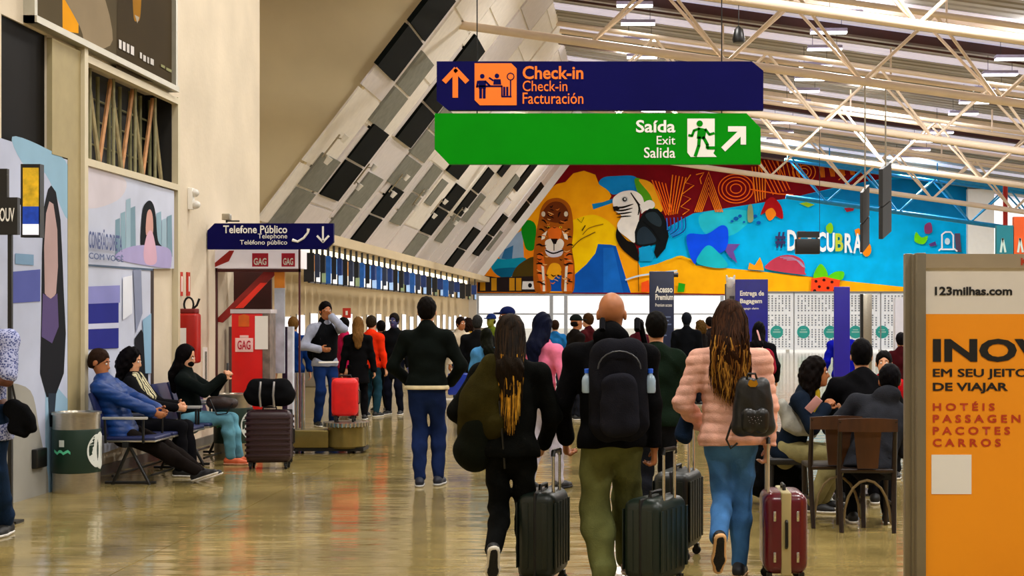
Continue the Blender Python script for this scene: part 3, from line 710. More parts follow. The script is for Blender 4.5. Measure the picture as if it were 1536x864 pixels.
# tiger
mu.poly([(803, 437), (800, 400), (802, 365), (808, 330), (812, 312), (822, 300), (838, 297), (852, 305), (858, 320), (860, 345), (858, 372), (862, 400), (860, 437), (843, 437), (842, 410), (834, 400), (824, 412), (826, 437)], 'a8560f', True)
mu.poly([(815, 316), (826, 304), (840, 303), (850, 312), (853, 325), (848, 332), (832, 334), (816, 328)], '6a2e0c', True)
mu.poly([(822, 345), (832, 340), (842, 345), (840, 358), (832, 362), (824, 358)], 'e0691a', True)
mu.poly([(806, 380), (814, 378), (818, 400), (820, 437), (812, 437), (806, 410)], 'e0661a')
mu.poly([(846, 380), (856, 378), (860, 400), (858, 437), (848, 437)], 'd8651a')
mu.poly([(820, 412), (826, 396), (838, 396), (842, 406), (834, 414), (828, 420)], 'f0a818', True)
mu.poly([(818, 362), (828, 358), (832, 364), (840, 358), (846, 364), (842, 374), (830, 377), (820, 374)], 'e8ddd0', True)
mu.poly([(826, 358), (837, 358), (834, 366), (830, 366)], '1a0c08'); mu.poly([(818, 374), (830, 377), (844, 374), (842, 383), (830, 386), (821, 383)], 'd9d2dc', True)
mu.line([(818, 375), (830, 380), (845, 375)], 2.2, '160a06', True); mu.line([(831, 365), (831, 376)], 1.4, '160a06')
for s_ in (-1, 1):
    c = 832
    for (a, b_, w) in (((9, 318), (5, 326), 2.5), ((20, 330), (12, 336), 2.5), ((24, 344), (15, 348), 2.6), ((26, 356), (17, 358), 2.4), ((28, 368), (18, 369), 2.6), ((27, 382), (17, 384), 2.6), ((28, 396), (15, 398), 2.8), ((27, 410), (16, 413), 2.4), ((27, 423), (17, 427), 2.6)):
        mu.line([(c+s_*a[0], a[1]), (c+s_*(a[0]+b_[0])/2, (a[1]+b_[1])/2-2), (c+s_*b_[0], b_[1])], w, '1c0c06', True, taper=True)
    mu.dot(c+s_*9, 341, 2.2, 1.6, 'f0c020'); mu.dot(c+s_*9, 341, 1, 1, '100805'); mu.dot(c+s_*17, 321, 3, 4, 'd8c8b0'); mu.poly([(c+s_*11, 346), (c+s_*19, 352), (c+s_*20, 360), (c+s_*15, 358)], 'f2e6d6')
    mu.poly([(c+s_*18, 424), (c+s_*20, 398), (c+s_*16, 400), (c+s_*14, 437), (c+s_*18, 437)], 'e6dccb')
rgt = random.Random(2)
for k in range(46):
    a = rgt.uniform(0, 1); y = 308+a*118; x = 832+rgt.uniform(-1, 1)*(14+a*9 if a < .5 else 24)
    if 344 < y < 386 and abs(x-832) < 12: continue
    dx = rgt.uniform(2, 5); mu.line([(x-dx, y-rgt.uniform(0, 3)), (x, y), (x+dx, y-rgt.uniform(-2, 3))], rgt.uniform(1.2, 2.2), rgt.choice(['1a0c06', '1a0c06', '2c1408', 'e8a860', 'd87a2a']), True, taper=True)
# cracks and bird marks
mu.line([(858, 372), (870, 360), (885, 352), (893, 348)], 1.3, '6a4a10', True); mu.line([(874, 352), (884, 342), (905, 336)], 1.1, '8a5a10', True)
mu.line([(866, 328), (872, 334), (876, 326)], 1, '6a4a10'); mu.line([(873, 346), (878, 338)], 1.8, '4a3008')
# parrot: nape, face, beak
mu.poly([(952, 268), (964, 270), (980, 285), (990, 300), (980, 318), (962, 300), (955, 285)], '4f9a18', True)
mu.poly([(958, 270), (975, 273), (988, 290), (994, 315), (984, 315), (975, 292)], 'f0a51a', True)
mu.poly([(919, 300), (925, 292), (935, 287), (950, 286), (962, 293), (966, 306), (960, 318), (958, 335), (955, 350), (952, 364), (940, 356), (928, 346), (926, 336), (932, 324), (922, 315)], 'ece6e0', True)
mu.poly([(965, 305), (975, 300), (982, 305), (980, 312), (968, 316), (962, 320)], 'ece6e0', True)
mu.poly([(926, 340), (928, 346), (940, 360), (952, 366), (958, 384), (957, 392), (945, 384), (932, 372), (924, 356)], '120f0e', True)
mu.poly([(953, 366), (952, 348), (957, 334), (964, 321), (974, 313), (986, 313), (995, 322), (1001, 337), (1003, 355), (998, 373), (985, 388), (981, 378), (984, 366), (975, 369), (960, 369)], '101416')
mu.poly([(955, 358), (958, 345), (968, 340), (980, 352), (984, 362), (970, 366), (958, 366)], '23303c', True)
mu.poly([(968, 322), (982, 318), (992, 330), (990, 340), (976, 334)], '26323a', True)
mu.line([(964, 332), (978, 344), (990, 362)], 1.6, '06090a', True)
mu.dot(937, 299, 5.5, 5, 'd0ccc8'); mu.dot(937, 299, 3.6, 3.4, '15110f'); mu.dot(937.5, 298.6, 1.8, 1.8, 'c9c5bd')
for k in range(7):
    mu.line([(946+k*1.5, 289+k*2.4), (954+k, 300+k*2.2), (960-k*.5, 308+k*2.4)], 1.6, '1a1512', True)
for k in range(4): mu.line([(921+k*1.4, 311+k*5), (934+k, 311+k*4.5), (950-k, 306+k*6)], 3-.3*k, '1a1512', True, taper=True)
mu.poly([(919, 310), (926, 309), (930, 314), (921, 317)], '1a1512')
mu.line([(957, 392), (958, 437)], 1.2, '6a4608'); mu.poly([(958, 372), (975, 368), (982, 384), (978, 392), (960, 392)], '0c9ad4')
# orange line patterns
o1, o2 = 'ff6414', 'ff7e1a'
def vee(x, y, w, h, n, c=o1, lw=1.7, up=False):
    for k in range(n):
        f = k/(n)*.8; q = [(x-w/2+k*2.6, y), (x, y+h-k*h*.13), (x+w/2-k*2.6, y)] if not up else [(x-w/2+k*2.6, y+h), (x, y+k*h*.13), (x+w/2-k*2.6, y+h)]
        mu.line(q, lw, c)
for k in range(5): mu.line([(978+k*5, 270+k*1.2), (999+k*2.2, 323-k*1.6)], 1.7, o1)
for k in range(5): mu.line([(1003+k*3.1, 323-k*.6), (1009+k*5.0, 262+k)], 1.7, o1 if k % 2 else o2)
mu.line([(1036, 262), (1028, 274), (1041, 278), (1022, 292), (1036, 298), (1021, 310), (1034, 315), (1024, 322)], 1.7, o2)
vee(1063, 258, 42, 60, 5, o2, 1.7, True)
mu.line([(1044, 262), (1056, 259), (1050, 268), (1052, 276)], 1.5, o2)
for r in (8, 14, 20, 25): mu.line([(1104+r*math.cos(a)*1.05, 283+r*.86*math.sin(a)) for a in [k*.45 for k in range(14)]], 1.6, o1, True, True)
for k in range(5): mu.line([(1128+k*5, 250), (1134+k*3.4, 304-k*1.6)], 1.6, o2)
for k in range(6): mu.line([(1134+k*6, 240), (1160+k*5, 292-k*1.5)], 1.5, o1)
mu.line([(1126, 284), (1150, 288), (1168, 291), (1190, 292)], 1.8, o1)
for r in (6, 11, 17): mu.line([(1206+r*math.cos(a), 258+r*.9*math.sin(a)) for a in [k*.45 for k in range(14)]], 1.3, o2, True, True)
for k in range(6): mu.line([(1165+k*6, 232), (1172+k*7, 270-k*.8)], 1.3, o2)
for j in range(9):
    x = 1225+j*15
    for k in range(4): mu.line([(x+k*3, 232+j*2), (x+7+k*1.6, 266-j*1.2)], 1.1, 'a8500f' if j > 3 else o2)
mu.line([(1262, 250), (1256, 258), (1268, 262), (1258, 270)], 1.4, o2); mu.line([(1292, 250), (1286, 256), (1296, 262), (1286, 268)], 1.4, 'c8641a')
# blue arcs, clouds, forms in the cyan field
for k in range(6): mu.line([(1000+k*5.5, 327-k*.4), (1001+k*5.2, 340+k), (1001+k*1.5, 345+k*2.2)], 1.6, '1a3a90' if k % 2 else '2f6ad0', True)
mu.poly([(1031, 352), (1060, 351), (1082, 338), (1092, 345), (1090, 372), (1075, 380), (1062, 370), (1048, 385), (1042, 396), (1034, 380)], '0a4cf0', True)
mu.poly([(1046, 395), (1050, 380), (1062, 368), (1075, 376), (1092, 398), (1075, 402)], '18b8c8', True)
mu.poly([(1092, 366), (1110, 366), (1100, 377), (1106, 395), (1094, 385), (1088, 376)], '6a4a9a')
for (x, y, r) in ((1104, 328, 4), (1110, 324, 3), (1133, 324, 3), (1138, 334, 3.5), (1098, 332, 2.5), (1116, 333, 2)): mu.dot(x, y, r, r*.8, '0a5ab0', 7)
mu.poly([(1122, 310), (1128, 308), (1130, 330), (1122, 332)], '8a9a70', True)
mu.poly([(1150, 300), (1160, 296), (1172, 310), (1174, 328), (1160, 322), (1150, 318), (1141, 322), (1146, 308)], 'a80f14', True); mu.poly([(1148, 318), (1158, 312), (1164, 322), (1154, 331)], 'f0821a', True)
mu.poly([(1199, 305), (1210, 303), (1222, 307), (1212, 311)], '9ac020'); mu.poly([(1266, 312), (1282, 311), (1280, 316), (1270, 318)], 'a02030')
mu.poly([(1151, 404), (1153, 394), (1170, 384), (1190, 383), (1205, 392), (1207, 408), (1205, 412)], 'b83a50', True)
for k in range(3): mu.line([(1170+k*5, 386+k*2), (1190+k*4, 387+k*2), (1204+k*2, 400+k)], 1.1, '9a90b0', True)
mu.poly([(1122, 404), (1124, 394), (1132, 398), (1140, 386), (1144, 396), (1146, 406)], 'ff9a10')
mu.poly([(1220, 416), (1230, 396), (1240, 406), (1240, 418)], '60c810', True); mu.poly([(1240, 418), (1252, 408), (1266, 408), (1262, 420)], '55c414', True)
mu.poly([(1216, 440), (1217, 418), (1236, 415), (1260, 420), (1258, 440)], 'f2441a')
for (x, y) in ((1224, 422), (1236, 420), (1248, 423), (1229, 430), (1242, 432), (1222, 436), (1252, 436)): mu.dot(x, y, 2.6, 2.4, '3a0c08', 6)
mu.poly([(962, 438), (962, 424), (973, 420), (975, 438)], 'f0521a'); mu.poly([(1016, 438), (1018, 424), (1028, 426), (1026, 438)], '1f9a14')
mu.line([(1000, 392), (1020, 384), (1036, 390)], 1.3, 'e0c018', True); mu.line([(938, 420), (962, 413), (1016, 406)], 2.5, 'c8dcec', True)
mu.poly([(1372, 362), (1374, 348), (1382, 356), (1392, 354), (1386, 366)], '6ad010', True); mu.poly([(1387, 338), (1396, 334), (1398, 348), (1388, 350)], '8a3a6a', True)
mu.poly([(1393, 366), (1403, 362), (1405, 368), (1396, 370)], '5a3a7a'); mu.poly([(1432, 350), (1440, 350), (1442, 378), (1434, 378)], '5a4a60')
mu.dot(1300, 374, 7, 11, 'f58a14'); mu.poly([(1282, 345), (1288, 342), (1294, 350), (1284, 354)], 'f58a14')
mu.poly([(1239, 340), (1246, 334), (1250, 342), (1247, 350), (1241, 348)], '8ad01a', True)
mu.line([(1408, 376), (1413, 372), (1413, 352), (1418, 348), (1426, 348), (1430, 353), (1430, 372), (1436, 377)], 2.4, 'f2f4f6'); mu.line([(1412, 374), (1431, 374)], 2.2, 'f2f4f6'); mu.dot(1421, 362, 4, 5, 'cfe8f4')
mu_t = thing('mural', 'huge colourful painted mural with tiger, parrot head and cyan field above far glazing', 'mural', (0, 0, 0))
mu.done('painting', mu_t)
def mtext(s_, x0, x1, y0, y1, c, bold=.03):
    a = P(x0, y1, YM-.26); b_ = P(x1, y0, YM-.26); return text(s_, a.x, b_.x, a.z, b_.z, YM-.26, mat('print_'+c, c, rough=.7, var=.1, scale=1.2), mu_t, bold=bold)
tl = [('#', 1163, 1178, 348, 372, '1a1a5a'), ('D', 1181, 1195, 345, 376, 'f2f4f6'), ('E', 1197, 1208, 347, 377, 'f07a30'), ('S', 1211, 1224, 347, 377, 'f2f4f6'), ('C', 1226, 1239, 348, 378, 'f2f4f6'), ('U', 1240, 1252, 349, 378, 'f2f4f6'), ('B', 1253, 1265, 350, 377, 'b8c820'), ('R', 1267, 1279, 350, 379, 'f2f4f6'), ('A', 1280, 1293, 350, 380, 'f2f4f6')]
for q in tl: mtext(*q)

struct(MB().box(-13.3, 24.6, -14.3, -14, 0, 12.6).build('wall_rear_added', M['plaster']))  # unseen wall added to close off sky light from behind
struct(MB().box(24.5, 24.8, -14, 34, 0, 7.6).build('wall_right_added', M['plaster']))  # unseen wall added to cut side light and deepen contrast
# ------------------------------------------------------------------ glazing under the mural
gz = D.objects.new('window_1', None); COL.objects.link(gz); struct(gz); gz.location = (0, 76.05, 0)
gm = D.materials.new('window_glass'); gm.use_nodes = True; nt = gm.node_tree; nt.nodes.clear()
o_ = nt.nodes.new('ShaderNodeOutputMaterial'); mxs = nt.nodes.new('ShaderNodeMixShader'); tr = nt.nodes.new('ShaderNodeBsdfTransparent'); gl = nt.nodes.new('ShaderNodeBsdfGlossy')
gl.inputs['Roughness'].default_value = .03; mxs.inputs[0].default_value = .08; nt.links.new(tr.outputs[0], mxs.inputs[1]); nt.links.new(gl.outputs[0], mxs.inputs[2]); nt.links.new(mxs.outputs[0], o_.inputs[0])
mull = mat('mullion', 'a9adb4', rough=.5, var=.05); frit = mat('frit', 'dfe4ea', rough=.6, var=.04); dark_f = mat('frit_dots', '9fa6b2', rough=.6, var=0)
xs_ = [-8.1, -4.25, -3.5, 1.2, 4.6, 8.0, 11.8, 12.8, 17.2]
for x in xs_: MB().box(x-.09, x+.09, -.06, .06, 0, 2.78).build('mullion', mull, gz)
for a, b_ in zip(xs_[:-1], xs_[1:]):
    MB().box(a+.09, b_-.09, -.01, .01, .05, 2.7).build('pane', gm, gz)
    MB().box(a, b_, -.05, .05, 2.66, 2.80).box(a, b_, -.05, .05, 0, .08).box(a, b_, -.045, .045, 1.68, 1.75).build('rail', mull, gz)
# white translucent partition with dotted print and round stickers, right of the bag-claim banner
pt = thing('glass_partition', 'long white glass partition with dotted print and teal round stickers behind the cafe', 'partition', (0, 66, 0))
for k in range(6):
    x0 = 5.3+k*1.95
    MB().box(x0, x0+1.9, -.02, .02, .1, 2.62).build('pane', mat('milk_glass', 'eef2f8', rough=.3, var=.02, emit=.35), pt)
    m = MB()
    for a in range(11):
        for c in range(22):
            if (c*7+a*3) % 11 == 0 or c in (8, 14): continue
            m.box(x0+.14+a*.155, x0+.21+a*.155, -.026, -.02, .2+c*.108, .27+c*.108)
    m.build('dotted_print', dark_f, pt)
    MB().box(x0+1.9, x0+1.95, -.05, .05, 0, 2.68).build('post', mull, pt)
MB().box(5.3, 17, -.05, .05, 2.62, 2.72).build('rail', mull, pt)
for px in (1165, 1205, 1245, 1283, 1323):
    x = (px-VX)*66/FPX; z = EYE+(VY-498)*66/FPX
    m = MB(); m.disc(x, z, .29, -.04, -.028, 0, 20); m.box(x-.17, x+.17, -.05, -.04, z-.03, z+.03, 1).box(x-.12, x+.12, -.05, -.04, z+.08, z+.12, 1)
    m.build('sticker', [mat('teal_print', '35c3c0', var=0), mat('teal_light', 'b8efec', var=0)], pt)

# ------------------------------------------------------------------ left wall: posters, boards, fixtures
def LW(px, py): s = (VX-px)/-WX; return FPX/s, EYE+(VY-py)/s
def lwmap(px, py, l): y, z = LW(px, py); return (WX+.045+.0006*l, y, z)
po = thing('wall_poster', 'tall pale blue wall poster with an arched figure, left of the olive pilaster', 'poster')
rb = MB(); y0, y1 = 11.0, 13.6; rb.box(WX, WX+.04, y0, y1, .22, 3.04).build('backing', mat('print_bbc3d6', 'bbc3d6', rough=.35, var=.12, scale=1.2), po)
pp = Print(lwmap)
pp.poly([(-60, 190), (95, 240), (95, 735), (-60, 800)], 'b9c0d6'); pp.poly([(10, 205), (60, 222), (95, 250), (95, 330), (60, 260), (30, 250)], '8fb4cc', True)
pp.poly([(60, 560), (95, 600), (95, 730), (60, 745)], '8fb0c8'); pp.poly([(-40, 600), (30, 580), (50, 640), (60, 760), (-40, 800)], '9a9890', True)
pp.poly([(54, 470), (55, 380), (58, 310), (64, 284), (69, 278), (76, 288), (83, 330), (86, 390), (88, 440), (91, 500), (88, 560), (76, 592), (62, 596), (52, 560)], '1c1d22')
pp.poly([(59, 440), (58, 370), (61, 320), (66, 302), (72, 306), (78, 345), (79, 400), (76, 440), (68, 452)], 'b59a98')
pp.poly([(56, 440), (68, 448), (78, 440), (80, 490), (70, 515), (54, 505)], '5a4c78')
pp.poly([(5, 408), (52, 404), (52, 452), (5, 455)], '5a62a8'); pp.poly([(14, 380), (42, 382), (42, 398), (14, 396)], '7a9ab8')
pp.poly([(64, 590), (76, 590), (72, 640), (66, 640)], '2a3440')
pp.done('picture', po)
po2 = thing('wall_poster', 'wide pale wall poster with blue lettering and dark-haired woman, right of the olive pilaster', 'poster')
MB().box(WX, WX+.04, 14.05, 16.8, 2.13, 3.02).box(WX, WX+.04, 14.05, 15.98, .30, 2.13).build('backing', mat('print_c3c8dc', 'c3c8dc', rough=.35, var=.1, scale=1.2), po2)
pp = Print(lwmap)
pp.poly([(119, 246), (255, 287), (252, 403), (219, 403), (219, 655), (119, 690)], 'c4cadd')
pp.poly([(119, 250), (180, 268), (170, 300), (119, 310)], 'cfc8d0', True)
for k, (x, y, h_) in enumerate(((170, 330, 60), (178, 320, 60), (186, 300, 80), (193, 312, 70), (232, 320, 60), (240, 330, 60), (248, 325, 60))): pp.poly([(x-4, y), (x+3, y-3), (x+4, y+h_), (x-4, y+h_)], ('7a98a8', '8aa8b8', '9ab4c4')[k % 3])
pp.poly([(205, 374), (206, 320), (212, 304), (220, 302), (226, 318), (230, 360), (238, 372), (225, 376)], '14181c', True)
pp.poly([(212, 352), (213, 322), (218, 314), (222, 325), (222, 350)], 'c89a90', True)
pp.poly([(170, 378), (200, 368), (245, 372), (250, 395), (240, 402), (172, 390)], 'a8a0cc', True); pp.poly([(208, 378), (214, 350), (222, 350), (228, 392), (212, 396)], 'd0a8bc', True)
pp.poly([(121, 396), (222, 403), (222, 406), (121, 399)], '5a6a80')
pp.poly([(120, 455), (170, 452), (170, 522), (120, 524)], '2a2f86'); pp.poly([(119, 430), (172, 428), (172, 454), (119, 456)], '8a8cc8'); pp.poly([(120, 486), (170, 484), (170, 492), (120, 494)], 'c8cce4')
pp.poly([(192, 405), (204, 404), (206, 470), (196, 500)], '8a92ac'); pp.poly([(194, 508), (204, 494), (212, 510), (216, 600), (210, 650), (196, 640), (198, 560)], '1a1c22')
pp.poly([(176, 416), (190, 413), (190, 470), (176, 480)], 'e0e4ee'); pp.poly([(206, 480), (219, 470), (219, 560), (210, 560)], '8ab0cc')
pp.done('picture', po2)
rotw = Matrix(((0, 1, 0, 0), (1, 0, 0, 0), (0, 0, 1, 0), (0, 0, 0, 1)))
def wtext(s_, x0, x1, y0, y1, c, par, bold=.02, off=.09):
    a, z1 = LW(x0, (y0)); b_, _ = LW(x1, y0); z0 = LW(x0, y1)[1]
    return text(s_, a, b_, z0, z1, WX+off, mat('print_'+c, c, rough=.6, var=0), par, bold=bold, rot=rotw)
wtext('CONEXÃO DIRETA', 119, 170, 340, 372, '3a4a80', po2); wtext('COM VOCÊ', 119, 172, 376, 388, '4a5a88', po2)
# dark ledge strip beside the poster
struct(MB().box(WX, WX+.03, 16.0, 16.12, .1, 2.13).build('trim_3', mat('dark_strip', '2a1a12', var=0)))
# big banner above
bn = thing('wall_banner', 'large framed dark brown banner with a yellow stripe high on the left wall', 'banner')
MB().box(WX, WX+.05, 12.8, 16.68, 4.2, 5.7).build('backing', mat('print_6e604a', '6e604a', rough=.7, var=.35, scale=1.5, spec=.08), bn)
pp = Print(lambda px, py, l: (WX+.06+.0006*l, LW(px, py)[0], LW(px, py)[1]))
pp.poly([(39, 26), (39, -190), (249, -190), (249, 130)], '50452f'); pp.poly([(84, 46), (82, -190), (110, -190), (108, 50)], 'e0980a'); pp.poly([(60, -60), (130, -40), (160, 60), (120, 70), (110, 40)], '8a7a60', True)
pp.poly([(165, 110), (170, -190), (249, -190), (249, 130)], '3a2e18'); pp.poly([(190, -60), (203, -60), (202, 20), (196, 32), (191, 20)], '9a6a10', True); pp.poly([(193, 22), (200, 26), (197, 35)], 'a8a090')
pp.done('picture', bn)
for (a, b_, c, d_) in ((168, 191, 58, 80), (200, 221, 78, 94)): pass
pp = Print(lambda px, py, l: (WX+.07+.0006*l, LW(px, py)[0], LW(px, py)[1]))
for (u, v, a_, c_) in ((168, 172, 59, 'd8d4d0'), (174, 178, 62, 'd8d4d0'), (180, 184, 65, 'c8c4c0'), (186, 191, 68, 'd8d4d0'), (200, 203, 78, 'c8c4c0'), (205, 209, 82, 'c8c4c0'), (211, 214, 85, 'b8b4b0'), (216, 221, 87, 'c8c4c0'), (232, 238, 96, '8a8a60'), (240, 248, 101, '8a8a60')):
    h_ = 13 if u < 195 else 9 if u < 225 else 4
    pp = Print(pp.fm)
    pp.poly([(u, a_), (v, a_+(v-u)*.5), (v, a_+h_+(v-u)*.5), (u, a_+h_)], c_)
    pp.done('blurred_letter', bn)
m = MB(); m.box(WX, WX+.12, 12.74, 16.74, 4.14, 4.20).box(WX, WX+.10, 12.74, 12.80, 4.14, 5.7).box(WX, WX+.1, 16.68, 16.74, 4.14, 5.7).build('frame', mat('frame_silver', 'b8b4a4', rough=.35, metal=.4, var=.05), bn)
# hanging flight board and small notice at far left
fb = thing('notice_screen', 'narrow hanging screen with yellow and blue graphics against the left poster', 'screen', (0, 0, 0))
def fr(px0, px1, py0, py1, Y): a = P(px0, py1, Y); b_ = P(px1, py0, Y); return a.x, b_.x, a.z, b_.z
x0, x1, z0, z1 = fr(31, 60, 246, 356, 11.6)
MB().box(x0, x1, 11.6, 11.68, z0, z1).build('case', M['black'], fb)
w_ = (x1-x0)
m = MB(); m.box(x0+.02, x1-.01, 11.592, 11.6, z0+.42*(z1-z0), z1-.03, 0).box(x0+.02, x1-.01, 11.59, 11.6, z0+.18*(z1-z0), z0+.42*(z1-z0), 1).box(x0+.02, x1-.01, 11.588, 11.6, z0+.02, z0+.18*(z1-z0), 2)
m.build('display', [mat('scr_yellow', 'c49a14', emit=.5, var=.5, scale=14), mat('scr_blue', '143a9a', emit=.5, var=.4, scale=20), mat('scr_white', 'e8e8ee', emit=.6, var=0)], fb)
MB().box(x0-.22, x0+.02, 11.63, 11.66, z1-.32, z1-.27).build('bracket', M['black'], fb)
cb = thing('checkin_display', 'white notice display on a black stand at the far left edge', 'screen')
x0, x1, z0, z1 = fr(-10, 26, 296, 352, 11.2)
MB().box(x0, x1, 11.2, 11.25, z0, z1).build('case', M['black'], cb); text('OUV', x0+.05, x1-.02, z0+.1, z1-.08, 11.195, M['white'], cb, bold=.02)
MB().box(x0+.10, x0+.13, 11.22, 11.25, 0, z0).box(x0+.04, x0+.19, 11.16, 11.31, 0, .02).box(x0-.02, x0+.10, 11.21, 11.25, z1, z1+.22).build('stand', M['black'], cb)
# alarm sounder, fire ids, extinguisher
al = thing('wall_camera', 'small white dome camera fixed on the plaster wall', 'camera', (WX, FPX*5.3/667, 0))
z = EYE+(VY-298)/126
m = MB(); m.box(0, .06, -.05, .05, z-.13, z+.13); m.build('base', M['white'], al, bevel=.01); F = Form(.008); F.ell((.07, 0, z+.07), (.055, .05, .05)).ell((.08, 0, z-.07), (.06, .05, .05)); F.build('dome', mat('dome', 'd8d4cc', rough=.2, var=0), al)
sg = thing('fire_sign', 'pair of small red and white plates above the red wall box', 'sign', (WX, 0, 0))
for px in (270, 281):
    y, z = LW(px, 426); MB().box(0, .02, y-.05, y+.05, z-.14, z+.14).build('plate', mat('sign_red', 'c0280e', var=0), sg); MB().box(.02, .024, y-.018, y+.018, z-.09, z+.09).build('mark', M['white'], sg)
ex = thing('fire_extinguisher', 'red fire extinguisher box with black hoses on the plaster wall', 'fire extinguisher', (WX+.002, 17.15, 0))
zc = lambda py: EYE+(VY-py)/128.5
rbox('body', .0, .22, -.10, .10, zc(545), zc(470), .03, mat('fire_red', 'b0180e', rough=.35, var=.08), ex)
rbox('cap', .02, .20, -.08, .08, zc(470), zc(463), .01, mat('fire_red2', '7a1410', var=.1), ex)
m = MB()
for k in range(9): m.box(.225-.002, .225, -.05+.0, .05, zc(528-k*5), zc(526-k*5)+.012)
MB().box(.02, .10, -.1008, -.1, zc(530), zc(492)).build('label', M['white'], ex)
h1 = [(.1+.055*math.cos(a), 0, zc(457)+.085*math.sin(a)) for a in [math.radians(-90+k*24) for k in range(16)]]
MB().path(h1, .012).build('hose', M['rubber'], ex, True); MB().path([(.13, -.02, zc(466)), (.2, -.02, zc(458)), (.23, -.02, zc(448))], .013).build('lever', M['rubber'], ex, True)
jb = thing('floor_socket', 'dark square socket plate low on the left poster wall', 'socket', (WX, 12.9, .0))
rbox('plate', .045, .10, -.10, .12, .25, .42, .01, M['black'], jb)
wpn = thing('wall_notice', 'small white notice strip with dark print on the wall below the red box', 'notice', (WX, 18.1, 0))
MB().box(0, .02, -.05, .08, .75, 1.2).build('sheet', M['white'], wpn); MB().box(.02, .023, -.02, .05, .8, 1.15).build('print', mat('print_grey', '6a6a5a', var=.6, scale=40), wpn)

# ------------------------------------------------------------------ hanging signs
def signpanel(name, label, px0, px1, py0, py1, Y, mt, cut, th=.09, group=None):
    t = thing(name, label, 'sign', (0, Y, 0), group=group)
    a = P(px0, py1, Y); b_ = P(px1, py0, Y); x0, x1, z0, z1 = a.x, b_.x, a.z, b_.z; cx, cz = cut
    # chamfers: lower left and upper right (cut>0) or upper left and lower right (cut<0)
    if cx > 0: pr_ = [(x0+cx, z0), (x1, z0), (x1, z1-cz), (x1-cx, z1), (x0, z1), (x0, z0+cz)]
    else: pr_ = [(x0, z0), (x1+cx, z0), (x1, z0-cz), (x1, z1), (x0-cx, z1), (x0, z1+cz)]
    MB().prism(pr_, 0, th).build('panel', mt, t)
    return t
def lt(par, s_, px0, px1, py0, py1, Y, m, bold=.02, off=.006, name='lettering'):
    a = P(px0, py1, Y); b_ = P(px1, py0, Y); return text(s_, a.x, b_.x, a.z, b_.z, -off, m, par, bold=bold, name=name)
YS = 14.0
def K(px, py, Y=YS): p = P(px, py, Y); return (p.x, p.z)
s1 = signpanel('hanging_sign', 'dark blue hanging sign with orange arrow and check-in lettering', 655, 1145, 92, 165, YS, M['navy'], (.11, .09))
m = MB(); m.stroke([K(683, 145), K(683, 108)], .052, -.006, 0).stroke([K(667, 122), K(683.5, 104.5), K(700, 122)], .05, -.0062, 0); m.build('arrow', M['orange'], s1)
a_, b_ = K(712, 158), K(775, 95)
MB().prism([(a_[0]+.05, a_[1]), (b_[0], a_[1]), (b_[0], b_[1]-.05), (b_[0]-.05, b_[1]), (a_[0], b_[1]), (a_[0], a_[1]+.05)], -.006, 0).build('pictogram', M['orange'], s1)
nv = M['navy']; m = MB()
m.disc(*K(723.5, 114.5), .022, -.009, -.005); m.prism([K(718, 133), K(729, 133), K(729, 121), K(718, 121)], -.009, -.005); m.stroke([K(721, 133), K(721, 147)], .026, -.009, -.005).stroke([K(726.5, 133), K(726.5, 147)], .026, -.009, -.005)
m.stroke([K(728, 122), K(735, 129)], .018, -.009, -.005).stroke([K(717, 122), K(715.5, 131)], .018, -.009, -.005)
m.disc(*K(745.5, 114), .022, -.009, -.005); m.prism([K(740, 127), K(752, 127), K(751, 119), K(741, 119)], -.009, -.005); m.stroke([K(740, 121), K(734, 117)], .016, -.009, -.005)
m.stroke([K(715, 129.5), K(753, 129.5)], .016, -.009, -.005).stroke([K(753, 129), K(753, 145)], .014, -.009, -.005).stroke([K(753, 145), K(767, 145)], .014, -.009, -.005)
m.stroke([K(756.5, 143), K(756.5, 131)], .02, -.009, -.005).stroke([K(761, 143), K(761, 131)], .02, -.009, -.005).stroke([K(766, 144), K(766, 120)], .012, -.009, -.005)
for k in range(12):
    t0, t1 = k*math.pi/6, (k+1)*math.pi/6; c = K(766, 115); m.stroke([(c[0]+.033*math.cos(t0), c[1]+.033*math.sin(t0)), (c[0]+.033*math.cos(t1), c[1]+.033*math.sin(t1))], .009, -.009, -.005)
m.build('figures', nv, s1)
lt(s1, 'Check-in', 784, 875, 99, 119, YS, M['orange'], .022); lt(s1, 'Check-in', 784, 851, 121, 137, YS, M['orange'], .004); lt(s1, 'Facturación', 784, 875, 139, 156, YS, M['orange'], .006)
s2 = signpanel('hanging_sign', 'green hanging exit sign with running figure, below the dark blue sign', 652, 1141, 170, 246, YS, M['green'], (.135, .14))
lt(s2, 'Saída', 954, 1013, 180, 199, YS, M['white'], .022); lt(s2, 'Exit', 985, 1013, 204, 217, YS, M['white'], .004); lt(s2, 'Salida', 966, 1013, 221, 237, YS, M['white'], .01)
MB().prism([K(1036, 235.5), K(1075, 235.5), K(1070, 230), K(1072, 226), K(1072, 178), K(1031, 178), K(1031, 229)], -.006, 0).build('pictogram', M['white'], s2)
m = MB(); G_ = lambda *p, w=.03: m.stroke([K(*q) for q in p], w, -.009, -.005)
m.disc(*K(1049.5, 185.5), .03, -.009, -.005); m.prism([K(1045, 208), K(1057, 209), K(1060, 194), K(1047, 191)], -.009, -.005)
G_((1049, 193), (1041, 196), (1038, 204), (1033, 203), w=.024); G_((1058, 194), (1064, 202), (1071, 200), w=.024); G_((1049, 206), (1048, 219), (1043, 234), w=.032); G_((1055, 206), (1061, 217), (1061, 222), (1073, 222), w=.03)
m.build('running_figure', M['green'], s2)
m = MB(); m.stroke([K(1086, 223), K(1112, 198)], .055, -.006, 0); m.prism([K(1119, 217), K(1119, 189.5), K(1092, 189.5), K(1092, 197.5), K(1111, 197.5), K(1111, 217)], -.007, 0); m.build('arrow', M['white'], s2)
